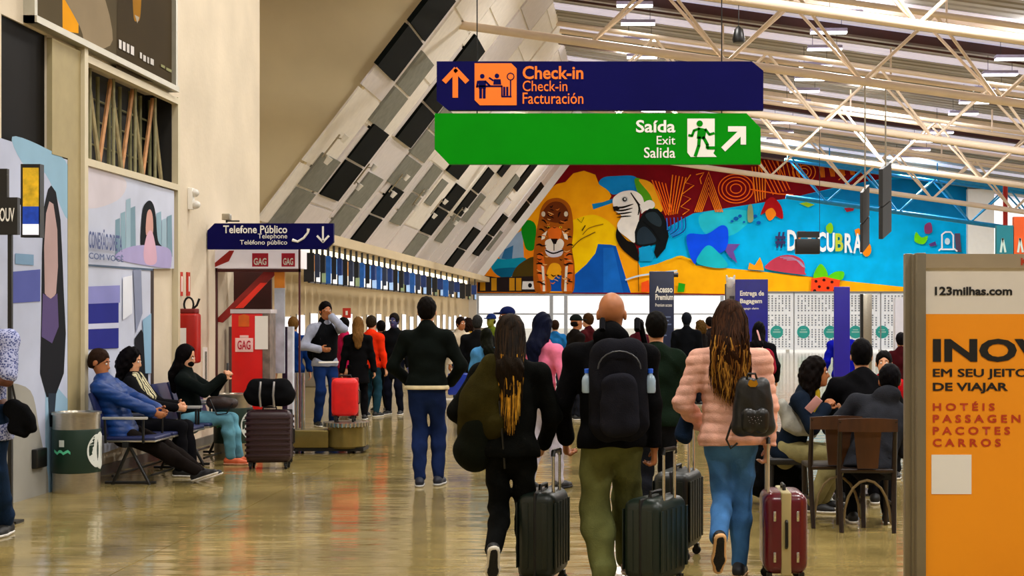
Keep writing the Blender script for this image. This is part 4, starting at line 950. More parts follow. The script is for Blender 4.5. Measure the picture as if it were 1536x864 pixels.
for t_, zt_ in ((s1, 1), (s2, 0)):
    for px in (715, 1083): 
        x = P(px, 0, YS).x
        if zt_: MB().tube((x, .045, P(0, 92, YS).z), (x, .045, roofz(x)-.12), .006, n=5).build('cable', M['black'], t_)
        else: MB().tube((x, .045, P(0, 170.5, YS).z), (x, .045, P(0, 164.5, YS).z), .006, n=5).build('cable', M['black'], t_)
YT = 18.2
s3 = signpanel('wall_sign', 'navy public telephone sign with white handset and down arrow', 311, 500, 335, 374, YT, M['navy'], (-.09, -.09), .07)
KT = lambda px, py: K(px, py, YT)
lt(s3, 'Telefone Público', 335, 431, 338, 350, YT, M['white'], .02); lt(s3, 'Telephone', 387, 431, 350.5, 360, YT, M['white'], .003); lt(s3, 'Teléfono público', 360, 431, 360, 369, YT, M['white'], .006)
m = MB(); m.path([(KT(*p)[0], -.012, KT(*p)[1]) for p in ((439, 360), (447, 362.5), (456, 357), (462, 349), (463, 343))], [.02, .014, .015, .014, .02], 8); m.build('handset', M['white'], s3, True)
m = MB(); m.stroke([KT(484.5, 340), KT(484.5, 361)], .022, -.006, 0).stroke([KT(476, 354), KT(484.5, 363), KT(493, 354)], .025, -.006, 0); m.build('arrow', M['white'], s3)
lp = thing('sign_device', 'small floodlight on a bracket on top of the navy telephone sign', 'light', P(340, 334, YT+.03))  # small camera-like device, gives no light
rbox('head', -.05, .05, -.05, .05, .03, .11, .01, M['steel'], lp); MB().tube((0, 0, 0), (0, 0, .04), .012).tube((0, 0, .02), (.16, 0, .02), .009).build('bracket', M['black'], lp)

# ------------------------------------------------------------------ booth under the telephone sign and red totem
YB = 18.6
bo = thing('sales_booth', 'maroon sales booth with red and white header under the telephone sign', 'booth', (0, YB, 0))
KB = lambda px, py: K(px, py, YB)
xl, xr = KB(319, 0)[0], KB(450, 0)[0]; zt = KB(0, 374)[1]; zh = KB(0, 402)[1]
MB().box(xl, xl+.05, 0, .06, 0, zt).box(xr-.02, xr, 0, .04, 0, zt).box(xl, xr, 0, .06, zh-.05, zh-.01).build('frame', mat('booth_maroon', '4a0f0c', var=.1), bo)
MB().box(xl-.0, KB(447, 0)[0], -.02, .5, zh, zt).build('header', mat('booth_header', 'e6dfe2', rough=.5, var=.04, emit=.25), bo)
pk = mat('print_crimson', 'c01030', var=0)
for (u, v) in ((379, 403), (423, 443)):
    a_, b_ = KB(u, 400), KB(v, 380); MB().box(a_[0], b_[0], -.026, -.02, a_[1], b_[1]).build('logo_plate', pk, bo)
    text('GAG', a_[0]+.02, b_[0]-.02, a_[1]+.02, b_[1]-.06, -.03, M['white'], bo, bold=.03)
MB().prism([KB(320, 402), KB(344, 392), KB(352, 376), KB(345, 376), KB(320, 397)], -.024, -.02).build('stripe', mat('print_red', 'b02018', var=0), bo)
MB().box(xl-.0, xl+.02, .06, .9, 0, zh).build('side_panel', mat('booth_side', '8f90b8', rough=.5, var=.2, scale=3), bo)
MB().box(xl, -4.80, .85, .9, 0, zh).build('back_panel', mat('booth_back', '3a0a06', rough=.6, var=.3, scale=2), bo)
MB().prism([KB(318, 482), KB(330, 484), KB(418, 404), KB(396, 404)], .10, .14).build('ribbon', mat('booth_ribbon', '8f140c', rough=.5, var=.2), bo)
MB().prism([KB(350, 462), KB(362, 462), KB(398, 424), KB(388, 424)], .085, .10).build('ribbon_stripe', mat('print_scarlet', 'f03018', var=0), bo)  # brighter scarlet strip on the ribbon
MB().box(KB(411, 0)[0], KB(426, 0)[0], .02, .06, KB(0, 432)[1], KB(0, 405)[1]).build('orange_panel', mat('print_amber', 'c87810', var=.1), bo)
MB().box(KB(411, 0)[0], KB(426, 0)[0], .02, .06, KB(0, 560)[1], KB(0, 432)[1]).build('pale_panel', mat('print_paleblue', 'b4bccc', var=.3, scale=5), bo)
for px, c in ((334, '5a4a48'), (352, '2a1412'), (416, '1a1030'), (424, 'c8ccd8')): MB().box(KB(px-4, 0)[0], KB(px+4, 0)[0], .4, .5, 0, 1.45).build('display_column', mat('booth_col_'+c, c, rough=.4, var=.3, scale=6), bo)
rt = thing('red_totem', 'red totem with white tag and orange emblem beside the booth', 'totem', (0, 18.0, 0))
KR = lambda px, py: K(px, py, 18.0)
xa, xb = KR(347, 0)[0], KR(394, 0)[0]; zt = KR(0, 470)[1]
rbox('body', xa, xb, 0, .28, 0, zt, .015, mat('totem_red', 'd8100c', rough=.4, var=.06), rt)
MB().box(xa-.01, xb+.1, -.01, .3, zt, zt+.05).build('cap', mat('totem_cap', 'c9c1c4', var=0), rt)
MB().box(xb, xb+.09, -.005, .28, 0, zt).build('side_board', mat('totem_side', '7a6a60', rough=.4, var=.4, scale=10), rt)
MB().box(KR(383, 0)[0], KR(402, 0)[0], -.02, -.006, KR(0, 524)[1], KR(0, 474)[1]).build('leaflet', M['white'], rt)
MB().prism([KR(358, 490), KR(374, 490), KR(374, 474), KR(366, 471), KR(358, 474)], -.008, 0).build('emblem', mat('print_tiger', 'd8600e', var=.2), rt)
a_, b_ = KR(353, 528), KR(380, 507); rbox('tag', a_[0], b_[0], -.012, 0, a_[1], b_[1], .005, mat('print_pink', 'f4c8c4', var=0), rt)
rbox('tag_tab', KR(360, 0)[0], KR(373, 0)[0], -.012, 0, KR(0, 507)[1], KR(0, 503)[1], .002, mat('print_pink', 'f4c8c4', var=0), rt)
text('GAG', a_[0]+.03, b_[0]-.03, a_[1]+.03, b_[1]-.03, -.016, pk, rt, bold=.02)

# ------------------------------------------------------------------ check-in side: screens, lit strip, back openings
MB_ = MB()
cs = thing('light_strip', 'glowing cream light strip above the row of check-in screens', 'light')
MB().box(-8.3, -8.15, 34, 72, EYE+1.60, EYE+1.76).build('diffuser', mat('strip_glow', 'fff0c8', emit=2.2, var=0), cs)
MB().box(-8.32, -8.13, 34, 72, EYE+1.76, EYE+1.78).build('housing', M['alu'], cs)
kinds = [('1c5aa8', 'dfe8f0'), ('14306a', '8fb0d8'), ('28324a', 'e8ecf0'), ('3a78b8', 'f0f0f0'), ('c07818', 'e8e0d0'), ('1a2030', '6a7a50')]
for i in range(30):
    s = 64-i*(64-31.5)/29; Y = FPX/s; c = kinds[[4, 2, 5, 0, 3, 1][i % 6] if i < 12 else [0, 2, 1, 3, 5, 1][i % 6]]
    t = thing('checkin_screen', 'check-in screen hanging below the slanted wall, %s of the row from the booth' % ORD[i], 'screen', (-7.55, Y, 0), rz=0, group='check-in screens in a row')
    zb, zt = EYE+.83, EYE+1.45
    HL = min(.38, .42*(FPX/(s-1.12)-Y)-.03)
    m = MB(); m.box(-.03, .03, -HL, HL, zb-.04, zt+.04); m.build('case', M['black'], t)
    MB().box(.03, .036, -HL+.02, HL-.02, zb+.24, zt).build('display', mat('disp_'+c[0], c[0], emit=.35, var=.4, scale=5), t)
    MB().box(.03, .036, -HL+.02, HL-.02, zb, zb+.24).build('display_footer', mat('disp_'+c[1], c[1], emit=.5, var=.2, scale=5), t)
    MB().box(-.12, .12, -HL-.03, -HL, zb-.02+.12*(i % 3), zt+.04).build('end_plate', mat('disp_end_'+c[0], c[0] if i % 2 else '14161c', emit=.25, var=.3, scale=5), t)
    MB().tube((0, 0, zt+.04), (0, 0, EYE+1.80), .035, n=8).build('mount', M['black'], t)
lbk = mat('lit_white', 'f2f0f4', emit=.9, var=0)  # panels glow in place of the bright openings behind the counters
dk = mat('lit_grey', '9a948c', var=.1)
for i in range(26):
    Y = 32.5+i*1.45*(1+i*.01)
    if Y > 74: break
    z1 = 1.62+.05*math.sin(i*2.1)
    t = thing('lit_panel', 'glowing white panel behind the check-in counters, %s of its row from the booth' % ORD[i], 'panel', (-8.5, Y, 0), group='lit panels behind the counters')
    MB().box(.0, .03, 0, .85, .95, z1).build('diffuser', lbk, t); MB().box(.0, .025, -.05, 0, .9, z1+.03).build('frame', dk, t); MB().box(0, .025, .85, .9, .9, z1+.03).build('frame', dk, t)
rs = thing('red_notice', 'small red notice with white mark on the counter wall, behind the man touching his face', 'notice', (-7.7, 40, 0))
a_, b_ = P(514, 477, 40), P(526, 462, 40); MB().box(a_.x+7.7, b_.x+7.7, 0, .03, a_.z, b_.z).build('plate', mat('sign_red', 'c0280e', var=0), rs)
MB().box(a_.x+7.78, b_.x+7.62, -.004, 0, a_.z+.08, b_.z-.08).build('mark', M['white'], rs); MB().tube(((a_.x+b_.x)/2+7.7, .015, 0), ((a_.x+b_.x)/2+7.7, .015, a_.z), .02).build('post', M['alu'], rs)
for i in range(9):
    Y = 33+i*4.4
    t = thing('checkin_counter', 'grey check-in counter under the hanging screens, %s of its row from the booth' % ORD[i], 'counter', (-7.3, Y, 0), group='check-in counters')
    rbox('desk', -.4, .3, 0, 1.7, 0, 1.0, .02, mat('counter_grey', '8f8678', rough=.4, var=.1), t); MB().box(-.45, .38, -.03, 1.75, 1.0, 1.05).build('worktop', M['alu'], t)

# spotlights on the slanted wall
for si, (px, py) in enumerate(((489, 213), (536, 256), (588, 270), (622, 292), (650, 306), (682, 318))):
    r = (px-VX)/(VY-py); t_ = (8.1+2.03*r)/(1-1.3*r); s = (VY-py)/(2.03+1.3*t_); p = slant(FPX/s, t_, .12)
    t = thing('wall_spotlight', 'chrome spotlight pair on the slanted panel wall, %s from the left' % ORD[si], 'spotlight', p, group='chrome spotlights on the slanted wall')
    n = Vector((1.3, 0, -1)).normalized(); up = Vector((1, 0, 1.3)).normalized()
    for q in (-1, 1):
        c = n*.16+up*(.30*q); MB().tube(c-up*.09, c+up*.09, .05, .075, n=12).build('lamp_head', M['white'], t, True); MB().tube(c, up*(.2*q), .015, n=6).build('arm', M['steel'], t)
    MB().tube(-up*.32+n*.02, up*.32+n*.02, .022, n=8).build('rail', M['steel'], t)

# ------------------------------------------------------------------ totems and banners in the hall
YA = 27.0; KA = lambda px, py: K(px, py, YA)
t1 = thing('navy_totem', 'dark navy totem with white lettering, right of the bald man', 'totem', (0, YA, 0))
x0, x1, zt = KA(974, 0)[0], KA(1011, 0)[0], KA(0, 407)[1]
rbox('panel', x0, x1, 0, .12, .06, zt, .012, mat('totem_navy', '0c1a3e', rough=.4, var=.15), t1); MB().box(x0-.1, x1+.1, -.15, .27, 0, .06).build('base', M['steel'], t1)
MB().tube((x1-.02, .05, KA(0, 412)[1]), (x1+.08, .05, KA(0, 412)[1]), .045).build('bar', M['black'], t1)
def tt(par, s_, px0, px1, py0, py1, Y, c=None, bold=.02): return lt(par, s_, px0, px1, py0, py1, Y, c or M['white'], bold)
tt(t1, 'Acesso', 983, 1009, 429, 439, YA, bold=.03); tt(t1, 'Premium', 983, 1010, 441, 450, YA, bold=.03); tt(t1, 'Premium access', 983, 1008, 455, 460, YA, bold=.01)
gb = mat('print_slate', '6a7aa0', var=0)
for k, (a, c) in enumerate(((983, 1006), (983, 1003), (984, 1007), (984, 996), (984, 998), (984, 1000), (984, 995))): MB().box(KA(a, 0)[0], KA(c, 0)[0], -.004, 0, KA(0, 476.5+k*5.5)[1], KA(0, 474.5+k*5.5)[1]).build('fine_print', gb, t1)
YE = 33.0; KE = lambda px, py: K(px, py, YE)
t2 = thing('blue_banner', 'royal blue baggage claim banner above the long-haired woman in pink', 'banner', (0, YE, 0))
x0, x1, zt = KE(1103, 0)[0], KE(1152, 0)[0], KE(0, 419)[1]
rbox('panel', x0, x1, 0, .1, .1, zt, .01, mat('banner_blue', '0c0a8c', rough=.4, var=.1), t2); MB().box(x0, x1, -.1, .25, 0, .1).build('base', M['steel'], t2)
tt(t2, 'Entrega de', 1110, 1146, 436, 446, YE, bold=.03); tt(t2, 'Bagagem', 1110, 1143, 448, 457, YE, bold=.03); tt(t2, 'Baggage claim', 1110, 1138, 461, 465, YE, bold=.01)
t3 = thing('grey_totem', 'narrow light grey totem with a white ornament beside the royal blue banner', 'totem', (0, YE+.4, 0)); YG = YE+.4
a_, b_ = P(1089, 0, YG).x, P(1103, 0, YG).x; zt = P(0, 426, YG).z
MB().box(a_, b_, 0, .1, 0, zt).build('panel', mat('totem_grey', 'b8b4ac', var=.05), t3); MB().box(a_-.02, a_, -.01, .11, 0, zt).build('edge', M['black'], t3)
MB().box(a_+.08, b_-.02, -.01, 0, P(0, 450, YG).z, P(0, 444, YG).z).build('mark', mat('print_grey2', '55524e', var=0), t3)
F = Form(.02); c = P(1096, 416, YG)
F.cone((c.x-.02, .05, zt-.02), (c.x+.02, .05, zt+.06), .09, .09).cone((c.x-.07, .05, zt+.08), (c.x-.09, .05, zt+.19), .035, .025).cone((c.x+.07, .05, zt+.08), (c.x+.09, .05, zt+.19), .035, .025).cone((c.x, .05, zt+.05), (c.x, .05, zt+.12), .04)
F.build('ornament', M['white'], t3)
YQ = 18.0
t4 = thing('blue_column', 'tall plain royal blue banner post behind the seated cafe group', 'banner', (0, YQ, 0))
a_, b_ = P(1251.5, 0, YQ).x, P(1275, 0, YQ).x; zt = P(0, 430, YQ).z
rbox('panel', a_, b_, 0, .06, .03, zt, .008, mat('post_blue', '1c0a9c', rough=.45, var=.08), t4); MB().box(a_-.1, b_+.1, -.15, .2, 0, .03).build('base', M['steel'], t4)
t5 = thing('steel_post', 'brushed steel post standing right of the royal blue banner post', 'post', (0, 24, 0))
a_, b_ = P(1293, 0, 24).x, P(1308, 0, 24).x; zt = P(0, 441, 24).z
MB().box(a_, b_, 0, .14, 0, zt).build('shaft', M['steel'], t5, bevel=.01); MB().box(a_-.02, a_+.02, -.01, .1, 0, zt).build('edge', M['black'], t5)
t6 = thing('white_pier', 'pale column standing between the steel post and the advertising kiosk', 'column', (0, 40, 0))
a_, b_ = P(1343, 0, 40).x, P(1360, 0, 40).x; MB().box(a_, b_, 0, .3, 0, P(0, 447, 40).z).build('shaft', mat('pier_lilac', 'cfd0e0', var=.03), t6)
# hanging screens and projector box
def dblscreen(px0, px1, ya, yb, ymid, Y, label):
    t = thing('hanging_screen', label, 'screen', (0, 0, 0))
    a = P(px0, 0, Y).x; w = P(px1, 0, Y).x-a; d_ = w*1.3
    # two slanted stacked frames seen obliquely
    for (u, v, nm) in ((ya, ymid-1, 'upper'), (ymid+1, yb, 'lower')):
        z1, z0 = P(0, u, Y).z, P(0, v, Y).z
        sh_ = .12
        vs = [(a, Y, z0-.22), (a+w*.75, Y+d_, z0), (a+w*.75, Y+d_, z1), (a, Y, z1-.22)]
        vs2 = [(x+w*.25, y, z) for x, y, z in vs]
        MB().add(vs+vs2, [(0, 1, 2, 3), (7, 6, 5, 4), (0, 4, 5, 1), (1, 5, 6, 2), (2, 6, 7, 3), (3, 7, 4, 0)]).build('case', mat('screen_case', '0c0a08', rough=.5, var=.1), t)
        e = .06; MB().add([(a+e*.6-.012, Y+e, z0-.22+e), (a+w*.75-e-.012, Y+d_-e, z0+e), (a+w*.75-e-.012, Y+d_-e, z1-e), (a+e*.6-.012, Y+e, z1-.22-e)], [(0, 1, 2, 3)]).build('display', mat('screen_face', 'a08c74', rough=.5, var=.25, scale=6), t)
    MB().tube((a+w*.5, 35.6, P(0, ya, Y).z-.12), (a+w*.5, 35.6, chordz(a+w*.5)-.05), .02).build('hanger', M['alu'], t)
dblscreen(1290, 1308, 275, 365, 322, 35.45, 'smaller double-deck dark hanging screen, left of two below the trusses')
dblscreen(1318, 1343, 240, 345, 297, 35.4, 'larger double-deck dark hanging screen, right of two below the trusses')
pj = thing('hanging_box', 'black box hanging on a wire before the cyan part of the mural', 'screen', P(1212, 364, 43.15))
rbox('case', -.36, .36, 0, .3, -.33, .12, .03, M['black'], pj); MB().box(-.30, .34, 0, .3, .16, .33).box(-.3, -.27, .1, .2, .1, .2).box(.27, .3, .1, .2, .1, .2).build('top_tray', M['black'], pj); MB().tube((.36, .15, .3), (.36, .15, chordz(5.5)-P(1212, 364, 43.15).z-.08), .008, n=5).build('wire', M['black'], pj)
bk = thing('hanging_bell', 'small black loudspeaker hanging on a wire from the roof', 'loudspeaker', P(1108, 52, 28.7))
MB().lathe([(.03, .16), (.09, .1), (.13, -.1), (.11, -.16), (.02, -.17)], 14).build('horn', M['black'], bk, True); MB().tube((0, 0, .15), (0, 0, chordz(2.06)-P(1108, 52, 28.7).z-.05), .008, n=5).build('wire', M['black'], bk)
# far right bits: red pole, teal and orange booth panels
rp = thing('red_pole', 'thin red pole rising against the bright far right wall', 'pole', (0, 0, 0)); a = P(1508, 0, 60)
MB().tube((a.x, 60, 0), (a.x, 60, P(0, 278, 60).z), .10).build('shaft', mat('pole_red', 'b81808', var=0), rp, True)
for (u, v, ya, c, lb) in ((1495, 1520, 338, '0f7a8c', 'teal'), (1521, 1560, 325, 'e0581a', 'orange')):
    t = thing('booth_panel', '%s booth panel with pale figure print above the advertising kiosk' % lb, 'panel', (0, 22, 0)); a_, b_ = P(u, 0, 22), P(v, 0, 22)
    MB().box(a_.x, b_.x, 0, .1, 0, P(0, ya, 22).z).build('panel', mat('bp_'+c, c, var=.05), t)
    MB().stroke([(a_.x+.06, P(0, 378, 22).z), (a_.x+.09, P(0, 358, 22).z), (a_.x+.13, P(0, 378, 22).z)], .03, -.006, 0).build('print', mat('bp_pale', 'c8e0dc', var=0), t)

# ------------------------------------------------------------------ advertising kiosk on the right
YK = 7.86; KK = lambda px, py: K(px, py, YK)
kk = thing('advertising_kiosk', 'aluminium framed kiosk wall with orange travel advertisement at right edge', 'kiosk', (0, YK, 0))
x0, x1 = KK(1388, 0)[0], KK(1388, 0)[0]+1.35; zt, zb = KK(0, 381)[1], .04
m = MB(); m.box(KK(1361, 0)[0], KK(1372, 0)[0], .06, .12, 0, zt+.005).box(KK(1374, 0)[0], x0, -.02, .10, 0, zt+.005).box(KK(1370, 0)[0], KK(1376, 0)[0], .03, .08, 0, zt); m.build('post', mat('kiosk_alu', '8f8672', rough=.35, metal=.55, var=.08, scale=3), kk, bevel=.004)
MB().box(x0, x1, -.015, .06, KK(0, 402)[1], zt).build('top_rail', mat('kiosk_rail', 'b8a990', rough=.35, metal=.4, var=.05), kk)
MB().box(x1, x1+.09, -.02, .10, 0, zt+.005).build('post', mat('kiosk_alu', '8f8672'), kk)
MB().box(x0, x1, 0, .05, KK(0, 471)[1], KK(0, 402)[1]).build('white_board', mat('kiosk_white', 'e4ddd2', rough=.5, var=.03), kk)
MB().box(x0, x1, 0, .05, zb, KK(0, 471)[1]).build('orange_board', mat('kiosk_orange', 'ff9c00', rough=.7, var=.05, scale=1), kk)
bk_ = mat('print_black', '0e0c0a', var=0); rd = mat('print_brick', 'c0390e', var=0)
def kt(s_, a, b_, c, d_, m_, bold): return text(s_, *[KK(a, 0)[0], KK(b_, 0)[0], KK(0, d_)[1], KK(0, c)[1]], -.004, m_, kk, bold=bold)
kt('123milhas.com', 1402, 1518, 430, 443, bk_, .035)
kt('INOVE', 1399, 1603, 508, 543, bk_, .04)
kt('EM SEU JEITO', 1399, 1542, 553, 569, bk_, .006); kt('DE VIAJAR', 1399, 1512, 574, 590, bk_, .03)
for i, (s_, b_) in enumerate((('H O T É I S', 1492), ('P A S S A G E N S', 1546), ('P A C O T E S', 1515), ('C A R R O S', 1501))): kt(s_, 1399, b_, 604+i*18-(2 if i == 0 else 0), 616+i*18, rd, .03)
MB().box(KK(1397, 0)[0], KK(1457, 0)[0], -.004, 0, KK(0, 741)[1], KK(0, 682)[1]).build('blank_plate', M['white'], kk)
text('K', KK(1530, 0)[0], KK(1540, 0)[0], KK(0, 398)[1], KK(0, 387)[1], -.02, rd, kk, bold=.04)
# ------------------------------------------------------------------ bins, benches, chairs
def bin_(label, x, y, turn):
    t = thing('litter_bin', label, 'bin', (x, y, 0), turn)
    MB().lathe([(.20, 0), (.205, .02), (.205, .18)], 28).build('foot_band', M['steel'], t, True)
    MB().lathe([(.21, .18), (.213, .19), (.213, .56), (.21, .57)], 28).build('green_band', mat('bin_green', '07281a', rough=.45, var=.1), t, True)
    MB().lathe([(.205, .57), (.205, .70), (.215, .70), (.215, .72), (.16, .725), (.15, .69), (.02, .68)], 28).build('top_band', M['steel'], t, True)
    vs = []; fs = []; n = 12
    for i in range(n+1):
        z = -.17+.34*i/n; w = math.sqrt(max(.17**2-z*z, 0))/.215
        for a in (-w, -w/2, 0, w/2, w): vs.append((.2155*math.cos(a), .2155*math.sin(a), .375+z))
    for i in range(n):
        for j in range(4): fs.append((i*5+j, i*5+j+1, (i+1)*5+j+1, (i+1)*5+j))
    MB().add(vs, fs).build('round_sticker', mat('sticker_white', 'd4d8d0', var=.05), t, True)
    for (a0, z0, z1, c) in ((-1.95, .42, .48, 'c8d0c8'), ):
        MB().add([(.2152*math.cos(a), .2152*math.sin(a), z) for z in (z0, z1) for a in (a0, a0+.12, a0+.24)], [(0, 1, 4, 3), (1, 2, 5, 4)]).build('icon', mat('bin_icon', c, var=0), t)
    MB().add([(.2152*math.cos(a), .2152*math.sin(a), z+.012*math.sin(a*19)) for z in (.36, .385) for a in [-2.25+.1*k for k in range(9)]], [(k, k+1, k+10, k+9) for k in range(8)]).build('lettering_band', mat('bin_mint', '58c898', var=0), t)
bin_('green and steel litter bin at the left, beside the man in blue', -5.03, 13.25, 0)
bin_('green and steel litter bin behind the crossed ankles, beside the red totem', -4.46, 16.35, -8)
seatm = mat('seat_navy', '16204e', rough=.5, var=.1)
def bench(label, y0, n, x=-4.95, rz=0, group=None):
    t = thing('waiting_bench', label, 'bench', (x, y0, 0), rz, group)
    for k in range(n):
        y = .27+k*.55
        st = rbox('seat', 0, .48, y-.24, y+.24, .42, .455, .012, seatm, t); rbox('seat_edge', .0, .485, y-.245, y+.245, .405, .422, .005, M['steel'], st)
        bk2 = MB(); bk2.add([(-.02, y-.24, .47), (-.02, y+.24, .47), (-.15, y+.24, .86), (-.15, y-.24, .86), (.01, y-.24, .47), (.01, y+.24, .47), (-.12, y+.24, .87), (-.12, y-.24, .87)],
              [(0, 3, 2, 1), (4, 5, 6, 7), (0, 1, 5, 4), (1, 2, 6, 5), (2, 3, 7, 6), (3, 0, 4, 7)]); bk2.build('backrest', seatm, t, bevel=.008)
    for k in range(n+1):
        y = k*.55-.005
        MB().box(.0, .42, y-.02, y+.02, .62, .645).build('armrest', mat('armrest_pale', 'c4c2bc', rough=.3, metal=.4, var=.05), t, bevel=.006)
        MB().tube((.03, y, .40), (.02, y, .63), .012).build('arm_post', M['black'], t); MB().tube((.38, y, .40), (.38, y, .62), .012).build('arm_post', M['black'], t)
    MB().box(.18, .24, 0, n*.55, .36, .41).build('beam', M['black'], t)
    for y in (.12, n*.55-.12):
        MB().tube((.05, y, .0), (.22, y, .38), .016).tube((.40, y, 0), (.2, y, .38), .016).tube((-.02, y, .02), (.46, y, .02), .014).build('leg', M['black'], t)
    MB().tube((.05, .12, .08), (.05, n*.55-.12, .08), .012).build('stretcher', M['black'], t); MB().tube((.4, .12, .08), (.4, n*.55-.12, .08), .012).build('stretcher', M['black'], t)
    return t
bench('navy waiting bench against the left wall under the man in blue', 13.68, 3)
bench('navy waiting bench under the masked woman dressed in black', 15.42, 3)
tb = thing('waiting_bench', 'pale bench with blue backrest far behind the man with the white hem stripe', 'bench', (P(664, 0, 19.8).x, 19.8, 0))
rbox('backrest', .02, .34, .38, .43, .50, .80, .02, mat('seat_blue', '0c2f9a', rough=.3, var=.1), tb); rbox('seat', -.02, .42, -.05, .38, .40, .46, .01, mat('seat_pale', 'cfc8b8', rough=.5, var=.05), tb)
for x in (.0, .36):
    for y in (-.02, .34): MB().tube((x, y, 0), (x, y, .4), .02).build('leg', M['white'], tb)
MB().box(-.02, .38, -.03, -.01, .30, .33).build('rail', M['white'], tb)
woodm = mat('dark_wood', '1c0f07', rough=.4, var=.3, scale=6, stretch=(4, 4, .6)); woodl = mat('splat_wood', '3a1f09', rough=.4, var=.25, scale=6, stretch=(4, 4, .6))
def chair(label, x, y, rz=0):
    t = thing('cafe_chair', label, 'chair', (x, y, 0), rz, None)
    rbox('seat', -.2, .2, -.19, .21, .43, .465, .012, woodm, t)
    for s_ in (-1, 1):
        MB().path([(s_*.19, -.24, 0), (s_*.195, -.19, .25), (s_*.2, -.17, .45), (s_*.2, -.20, .65), (s_*.2, -.25, .82)], [.017, .02, .02, .018, .015], 8).build('leg', woodm, t, True)
        MB().tube((s_*.18, .18, 0), (s_*.18, .18, .43), .016, .02).build('leg', woodm, t, True)
    m = MB(); vs = []; n = 8
    for i in range(n+1):
        u = -1+2*i/n; x_ = u*.215; yy = -.245-.03*(1-u*u)
        for (dy, z) in ((-.012, .74), (.012, .74), (.012, .83+.012*(1-u*u)), (-.012, .83+.012*(1-u*u))): vs.append((x_, yy+dy, z))
    m.add(vs, [(i*4+j, i*4+(j+1) % 4, (i+1)*4+(j+1) % 4, (i+1)*4+j) for i in range(n) for j in range(4)]+[(3, 2, 1, 0), (n*4, n*4+1, n*4+2, n*4+3)]); m.build('top_rail', woodl, t, True)
    MB().prism([(-.075, .47), (.075, .47), (.10, .75), (-.10, .75)], -.235, -.215).build('splat', woodl, t)
    MB().path([(-.18, -.2, .06)]+[(.17*math.cos(a), -.19, .08+.30*math.sin(a)) for a in [math.pi*(1-k/10) for k in range(11)]]+[(.18, -.2, .06)], .010, 8).build('bow', mat('bow_wood', '6a5a3a', rough=.3, var=.1), t, True)
    MB().tube((-.18, .18, .2), (-.19, -.2, .2), .01).build('stretcher', woodm, t); MB().tube((.18, .18, .2), (.19, -.2, .2), .01).build('stretcher', woodm, t)
    return t
chair('dark wooden cafe chair, left of the two seen from behind', P(1252, 0, 11.05).x, 11.2, 4)
chair('dark wooden cafe chair, right of the two seen from behind', P(1303, 0, 10.75).x, 10.95, -3)
ct = thing('cafe_table', 'small round dark cafe table the seated group gathers around', 'table', (P(1296, 0, 13).x, 13.1, 0))
MB().lathe([(.02, .70), (.36, .70), (.37, .715), (.36, .73), (.02, .73)], 28).build('tabletop', woodm, ct, True)
MB().lathe([(.2, 0), (.2, .02), (.03, .05), (.025, .70), (.02, .70)], 20).build('pedestal', M['black'], ct, True)

